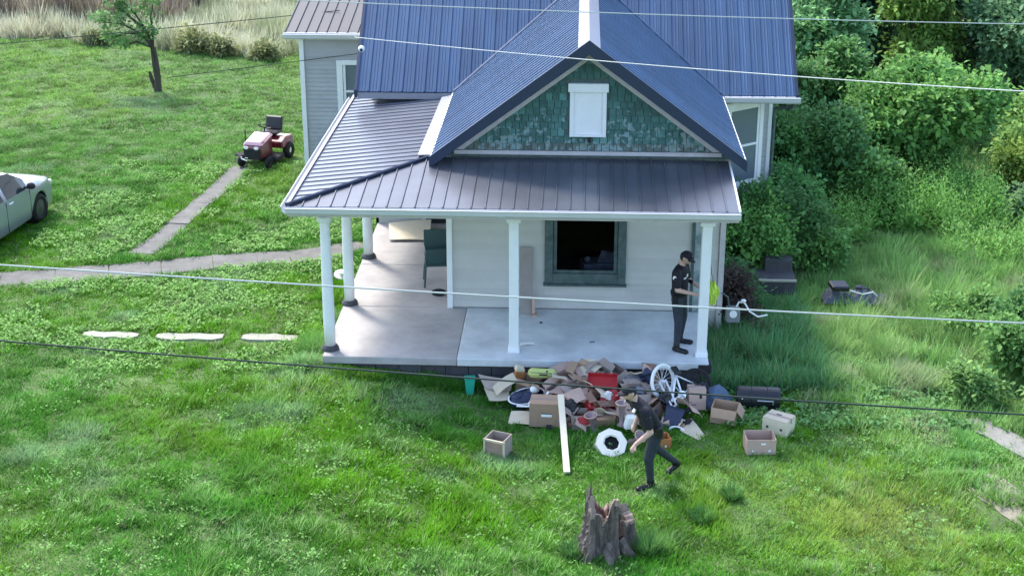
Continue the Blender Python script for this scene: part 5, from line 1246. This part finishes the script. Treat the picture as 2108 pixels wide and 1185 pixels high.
def blades(name,n,xr,yr,h,wd,colf,per=5,dens=None,lean=1.05,label=None,bend=True,seed=0,jit=.05,kind='stuff',m=None,hn=True):
    x=rng.uniform(*xr,n); y=rng.uniform(*yr,n); k=~inside(x,y)&~onpath(x,y)
    if dens is not None: k&=rng.random(n)<dens(x,y)
    x=x[k];y=y[k];n=len(x); hz=.35+1.25*vnoise(x,y,.30,6)**1.4*(.6+.8*vnoise(x,y,1.3,7)) if hn else np.ones(n)
    C=colf(x,y,n); tc=1+.30*(rng.random(n)-.5); C=C*tc[:,None]
    sel=rng.random(n)<.05; C[sel]=C[sel]*.3+np.array([.42,.40,.26])*.7
    X_=np.repeat(x,per)+rng.normal(size=n*per)*jit; Y_=np.repeat(y,per)+rng.normal(size=n*per)*jit; N=n*per
    Z_=hgt(X_,Y_)-.01; P=np.stack([X_,Y_,Z_],1)
    a=rng.random(N)*6.283; le=lean*(.3+rng.random(N)); wnd=vnoise(X_,Y_,.7,9)*6.283
    dx=np.cos(a)*le+.35*np.cos(wnd)*lean; dy=np.sin(a)*le+.35*np.sin(wnd)*lean
    D=np.stack([dx,dy,.35+rng.random(N)],1); D/=np.linalg.norm(D,axis=1)[:,None]
    L=h*np.repeat(hz,per)*(.6+.7*rng.random(N)); W_=wd*(.7+.6*rng.random(N)); s=np.stack([-np.sin(a+1.57*rng.random(N)),np.cos(a),np.zeros(N)],1)
    V=np.empty((N,3,3)); V[:,0]=P-s*W_[:,None]*.5; V[:,1]=P+s*W_[:,None]*.5; V[:,2]=P+D*L[:,None]; 
    V[:,2,2]-=0
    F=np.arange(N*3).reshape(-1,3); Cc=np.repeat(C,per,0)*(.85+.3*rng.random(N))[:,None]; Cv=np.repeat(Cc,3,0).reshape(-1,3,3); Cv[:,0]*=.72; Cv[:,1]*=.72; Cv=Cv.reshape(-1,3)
    o=fast(name,V.reshape(-1,3),F,np.clip(Cv,.003,.9),m or M_grass); o['kind']=kind; return o
Q=1.0
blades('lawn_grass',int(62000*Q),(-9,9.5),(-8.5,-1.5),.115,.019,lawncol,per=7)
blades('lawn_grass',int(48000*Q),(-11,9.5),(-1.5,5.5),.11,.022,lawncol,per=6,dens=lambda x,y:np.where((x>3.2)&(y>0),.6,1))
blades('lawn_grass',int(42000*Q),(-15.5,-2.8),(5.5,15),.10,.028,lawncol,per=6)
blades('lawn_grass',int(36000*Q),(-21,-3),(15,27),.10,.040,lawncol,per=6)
# bigger shaggy tufts scattered through the lawn
def shaggy(n,xr,yr,h,wd,dn):
    def cf(x,y,n):
        a=vnoise(x,y,1.2,31)[:,None]; q=rng.random(n)[:,None]
        return (np.array([[.16,.38,.04]])*(1-a)+np.array([[.30,.50,.18]])*a)*(.65+.7*q)
    blades('lawn_tufts',n,xr,yr,h,wd,cf,per=16,lean=1.3,jit=.035,dens=dn)
shaggy(9000,(-9,9.5),(-8.5,0),.17,.016,lambda x,y:smooth01((vnoise(x,y,.8,33)-.3)*3))
shaggy(5000,(-14,-3.3),(0,14),.15,.024,lambda x,y:smooth01((vnoise(x,y,1.0,34)-.35)*3))
# fringe round the foundation and paths
def fr_d(x,y):
    d=np.minimum(abs(y+.32),9); return ((d<.16)&(x<1))*1.0
blades('fringe_grass',5000,(-3.4,3.4),(-.5,-.22),.17,.02,lambda x,y,n:lawncol(x,y,n)*.75,per=6,dens=lambda x,y:np.where(x<-.9,1,.35))
def side(x,y): return ((x<-3.3)|(y<-.22))*1.0
blades('fringe_grass',5000,(-3.75,-3.3),(-.3,7),.19,.022,lawncol,per=7)
# longer rough grass right of the house
def wcol(x,y,n):
    a=vnoise(x,y,1.1,11)[:,None]; b=vnoise(x,y,.6,12)[:,None]
    C=np.array([[.19,.45,.11]])*(1-a)+np.array([[.38,.56,.18]])*a; k=smooth01((b-.62)*5)*.6; C=C*(1-k)+np.array([[.52,.54,.32]])*k; return C
blades('rough_grass',34000,(3.3,12),(0,9.5),.30,.024,wcol,per=7,lean=.8)
blades('rough_grass',9000,(4.2,9.5),(-4,0),.16,.022,wcol,per=7,lean=.9,dens=lambda x,y:smooth01((x-4.2-(-y)*.55)/2.2))
blades('rough_grass',9000,(8.5,16),(2,14),.35,.03,wcol,per=7,lean=.7)
def ucol(x,y,n): return np.array([[.10,.21,.06]])*(.7+.6*vnoise(x,y,.8,13)[:,None])
blades('undergrowth',22000,(4.9,20),(8.5,32),.40,.05,ucol,per=6,lean=.7)
# shaded weeds against the right wall
blades('undergrowth',5000,(3.35,5.4),(-.1,6),.38,.03,lambda x,y,n:np.array([[.13,.34,.13]])*(.7+.6*rng.random(n)[:,None]),per=6,lean=.7)
blades('rough_grass',9000,(6.8,12),(-1.5,7.5),.5,.028,lambda x,y,n:np.array([[.26,.48,.13]])*(.6+.8*vnoise(x,y,.5,41)[:,None]),per=8,lean=.8,dens=lambda x,y:smooth01((vnoise(x,y,1.3,42)-.4)*4)*smooth01((x-6.8)/1.5))
# tall upright weeds
def tall(x0,x1,y0,y1,n,label,h,col,seed):
    r=root('tall_weeds',((x0+x1)/2,(y0+y1)/2,0),label,'weeds',kind='stuff'); q=np.random.default_rng(seed)
    x=q.uniform(x0,x1,n);y=q.uniform(y0,y1,n); hh=h*(.6+.55*q.random(n))*(.7+.6*vnoise(x,y,.6,15)); z=hgt(x,y)
    per=22; t=np.tile(np.linspace(.12,1,per),n); X_=np.repeat(x,per)+.05*q.normal(size=n*per)-(x0+x1)/2; Y_=np.repeat(y,per)+.05*q.normal(size=n*per)-(y0+y1)/2; Z_=np.repeat(z,per)+np.repeat(hh,per)*t
    a=q.random(n*per)*6.283; D=np.stack([np.cos(a),np.sin(a),.5+.8*t],1); D/=np.linalg.norm(D,axis=1)[:,None]
    L=.17*(1.25-t)*(.7+.6*q.random(n*per)); k=np.repeat(.75+.5*q.random(n),per); C=2.9*np.array(col)[None]*k[:,None]*(.8+.4*q.random(n*per))[:,None]
    o=leaf_mesh(np.stack([X_,Y_,Z_],1),D,L,L*.38,C,'weed_leaves',M_leaf,r); o['kind']='stuff'
tall(6.9,10.6,8.0,10.4,750,'stand of tall bright green weeds at the foot of the wood',1.25,(.075,.155,.035),51)
tall(6.2,7.4,7.2,9.5,200,'patch of tall weeds nearest the house shrubs',1.0,(.075,.15,.035),52)
tall(9.0,11.5,6.2,8.4,230,'lower patch of feathery weeds in front of the tall stand',.8,(.085,.165,.04),53)
# broadleaf weeds in the lawn
def broad(n,xr,yr,name,col,sz):
    x=rng.uniform(*xr,n);y=rng.uniform(*yr,n);k=~inside(x,y)&~onpath(x,y)&(rng.random(n)<smooth01((vnoise(x,y,.9,17)-.35)*3));x=x[k];y=y[k];n=len(x);per=5
    X_=np.repeat(x,per)+.035*rng.normal(size=n*per);Y_=np.repeat(y,per)+.035*rng.normal(size=n*per);Z_=hgt(X_,Y_)+.03+.07*rng.random(n*per)
    a=rng.random(n*per)*6.283;D=np.stack([np.cos(a),np.sin(a),.25+.5*rng.random(n*per)],1);D/=np.linalg.norm(D,axis=1)[:,None];L=sz*(.6+.8*rng.random(n*per))
    C=np.array(col)[None]*np.repeat(.75+.5*rng.random(n),per)[:,None]
    o=leaf_mesh(np.stack([X_,Y_,Z_],1),D,L,L*.6,C,name,M_leaf); o['kind']='stuff'
broad(11000,(-10.5,-3.3),(-.5,12),'clover_weeds',(.22,.42,.10),.06)
broad(3500,(-8,9),(-8,-.5),'clover_weeds',(.20,.40,.10),.045)
broad(5000,(3.5,10),(-1.5,8),'clover_weeds',(.17,.36,.12),.08)
# dry field beyond the lawn
def dcol(x,y,n):
    a=vnoise(x,y,2.2,21)[:,None]; b=vnoise(x,y,1.0,22)[:,None]
    C=np.array([[.80,.76,.54]])*(1-a)+np.array([[.60,.62,.38]])*a; k=smooth01((b-.55)*5)*.7; C=C*(1-k)+np.array([[.26,.32,.14]])*k
    g=smooth01((x+12)/5)[:,None]*.45; return C*(1-g)+np.array([[.34,.45,.17]])*g
edge=lambda x:27.6-(x+19.4)*.27
blades('dry_field_grass',30000,(-30,-1),(23,44),.62,.055,dcol,per=7,lean=.4,dens=lambda x,y:(y>edge(x)+.5*np.sin(x*2.1))*1.0)
blades('brown_reeds',3600,(-24,-13.5),(29.5,36),1.5,.06,lambda x,y,n:np.array([[.38,.31,.23]])*(.6+.8*vnoise(x,y,.7,24)[:,None]),per=8,lean=.25,dens=lambda x,y:smooth01((vnoise(x,y,1.6,25)-.4)*5))
# individual dark clumps at the field edge
for (x,y,s,lb) in ((-11.9,25.2,.55,'dark weed clump behind the small crooked tree'),(-10.9,25.0,.4,'low dark weed clump at the field edge right of the small tree'),(-9.3,24.4,.36,'small dark clump at the field edge halfway to the rear wing'),(-6.4,23.9,.5,'tall brown weed clump at the field edge next to the rear wing'),(-15.6,26.4,.3,'small dark clump at the field edge left of the small tree')):
    r=root('weed_clump',(x,y,H(x,y)),lb,'weed clump','dark weed clumps along the field edge')
    crown(r,[((0,0,s*.6),s*.8),((s*.7,0,s*.5),s*.5),((-s*.6,.1,s*.4),s*.5)],1300,.13,(.11,.13,.065),name='foliage',spread=.95)
# grass tufts around the stump and lawn
def tufts(pts,name,label,h,col,g):
    for (x,y,s),lb in zip(pts,label):
        n=int(260*s); a=rng.random(n)*6.283; rr=.10*s*rng.random(n)**.5; P=np.stack([rr*np.cos(a),rr*np.sin(a),np.zeros(n)],1)
        D=np.stack([np.cos(a)*.7,np.sin(a)*.7,1+0*a],1)+.3*rng.normal(size=(n,3)); D/=np.linalg.norm(D,axis=1)[:,None]; L=h*s*(.6+.6*rng.random(n))
        sd2=np.stack([-np.sin(a),np.cos(a),0*a],1)*.011
        V=np.empty((n,3,3));V[:,0]=P-sd2;V[:,1]=P+sd2;V[:,2]=P+D*L[:,None]; C=np.array(col)[None]*(.7+.6*rng.random(n))[:,None]
        o=fast(name,V.reshape(-1,3),np.arange(n*3).reshape(-1,3),np.repeat(C,3,0),M_grass); o.location=(x,y,H(x,y)); tag(o,lb,'grass tuft',g)
tufts([(2.1,-5.4,1.5),(2.9,-4.6,1.1),(1.05,-5.55,1.0),(3.4,-3.9,1.0)],'grass_tuft',['long grass tuft growing right against the stump','grass tuft between the stump and the walking person','short tuft at the far side foot of the stump','pale tuft on the lawn below the open carton'],.22,(.10,.24,.06),'long grass tufts in the front lawn')
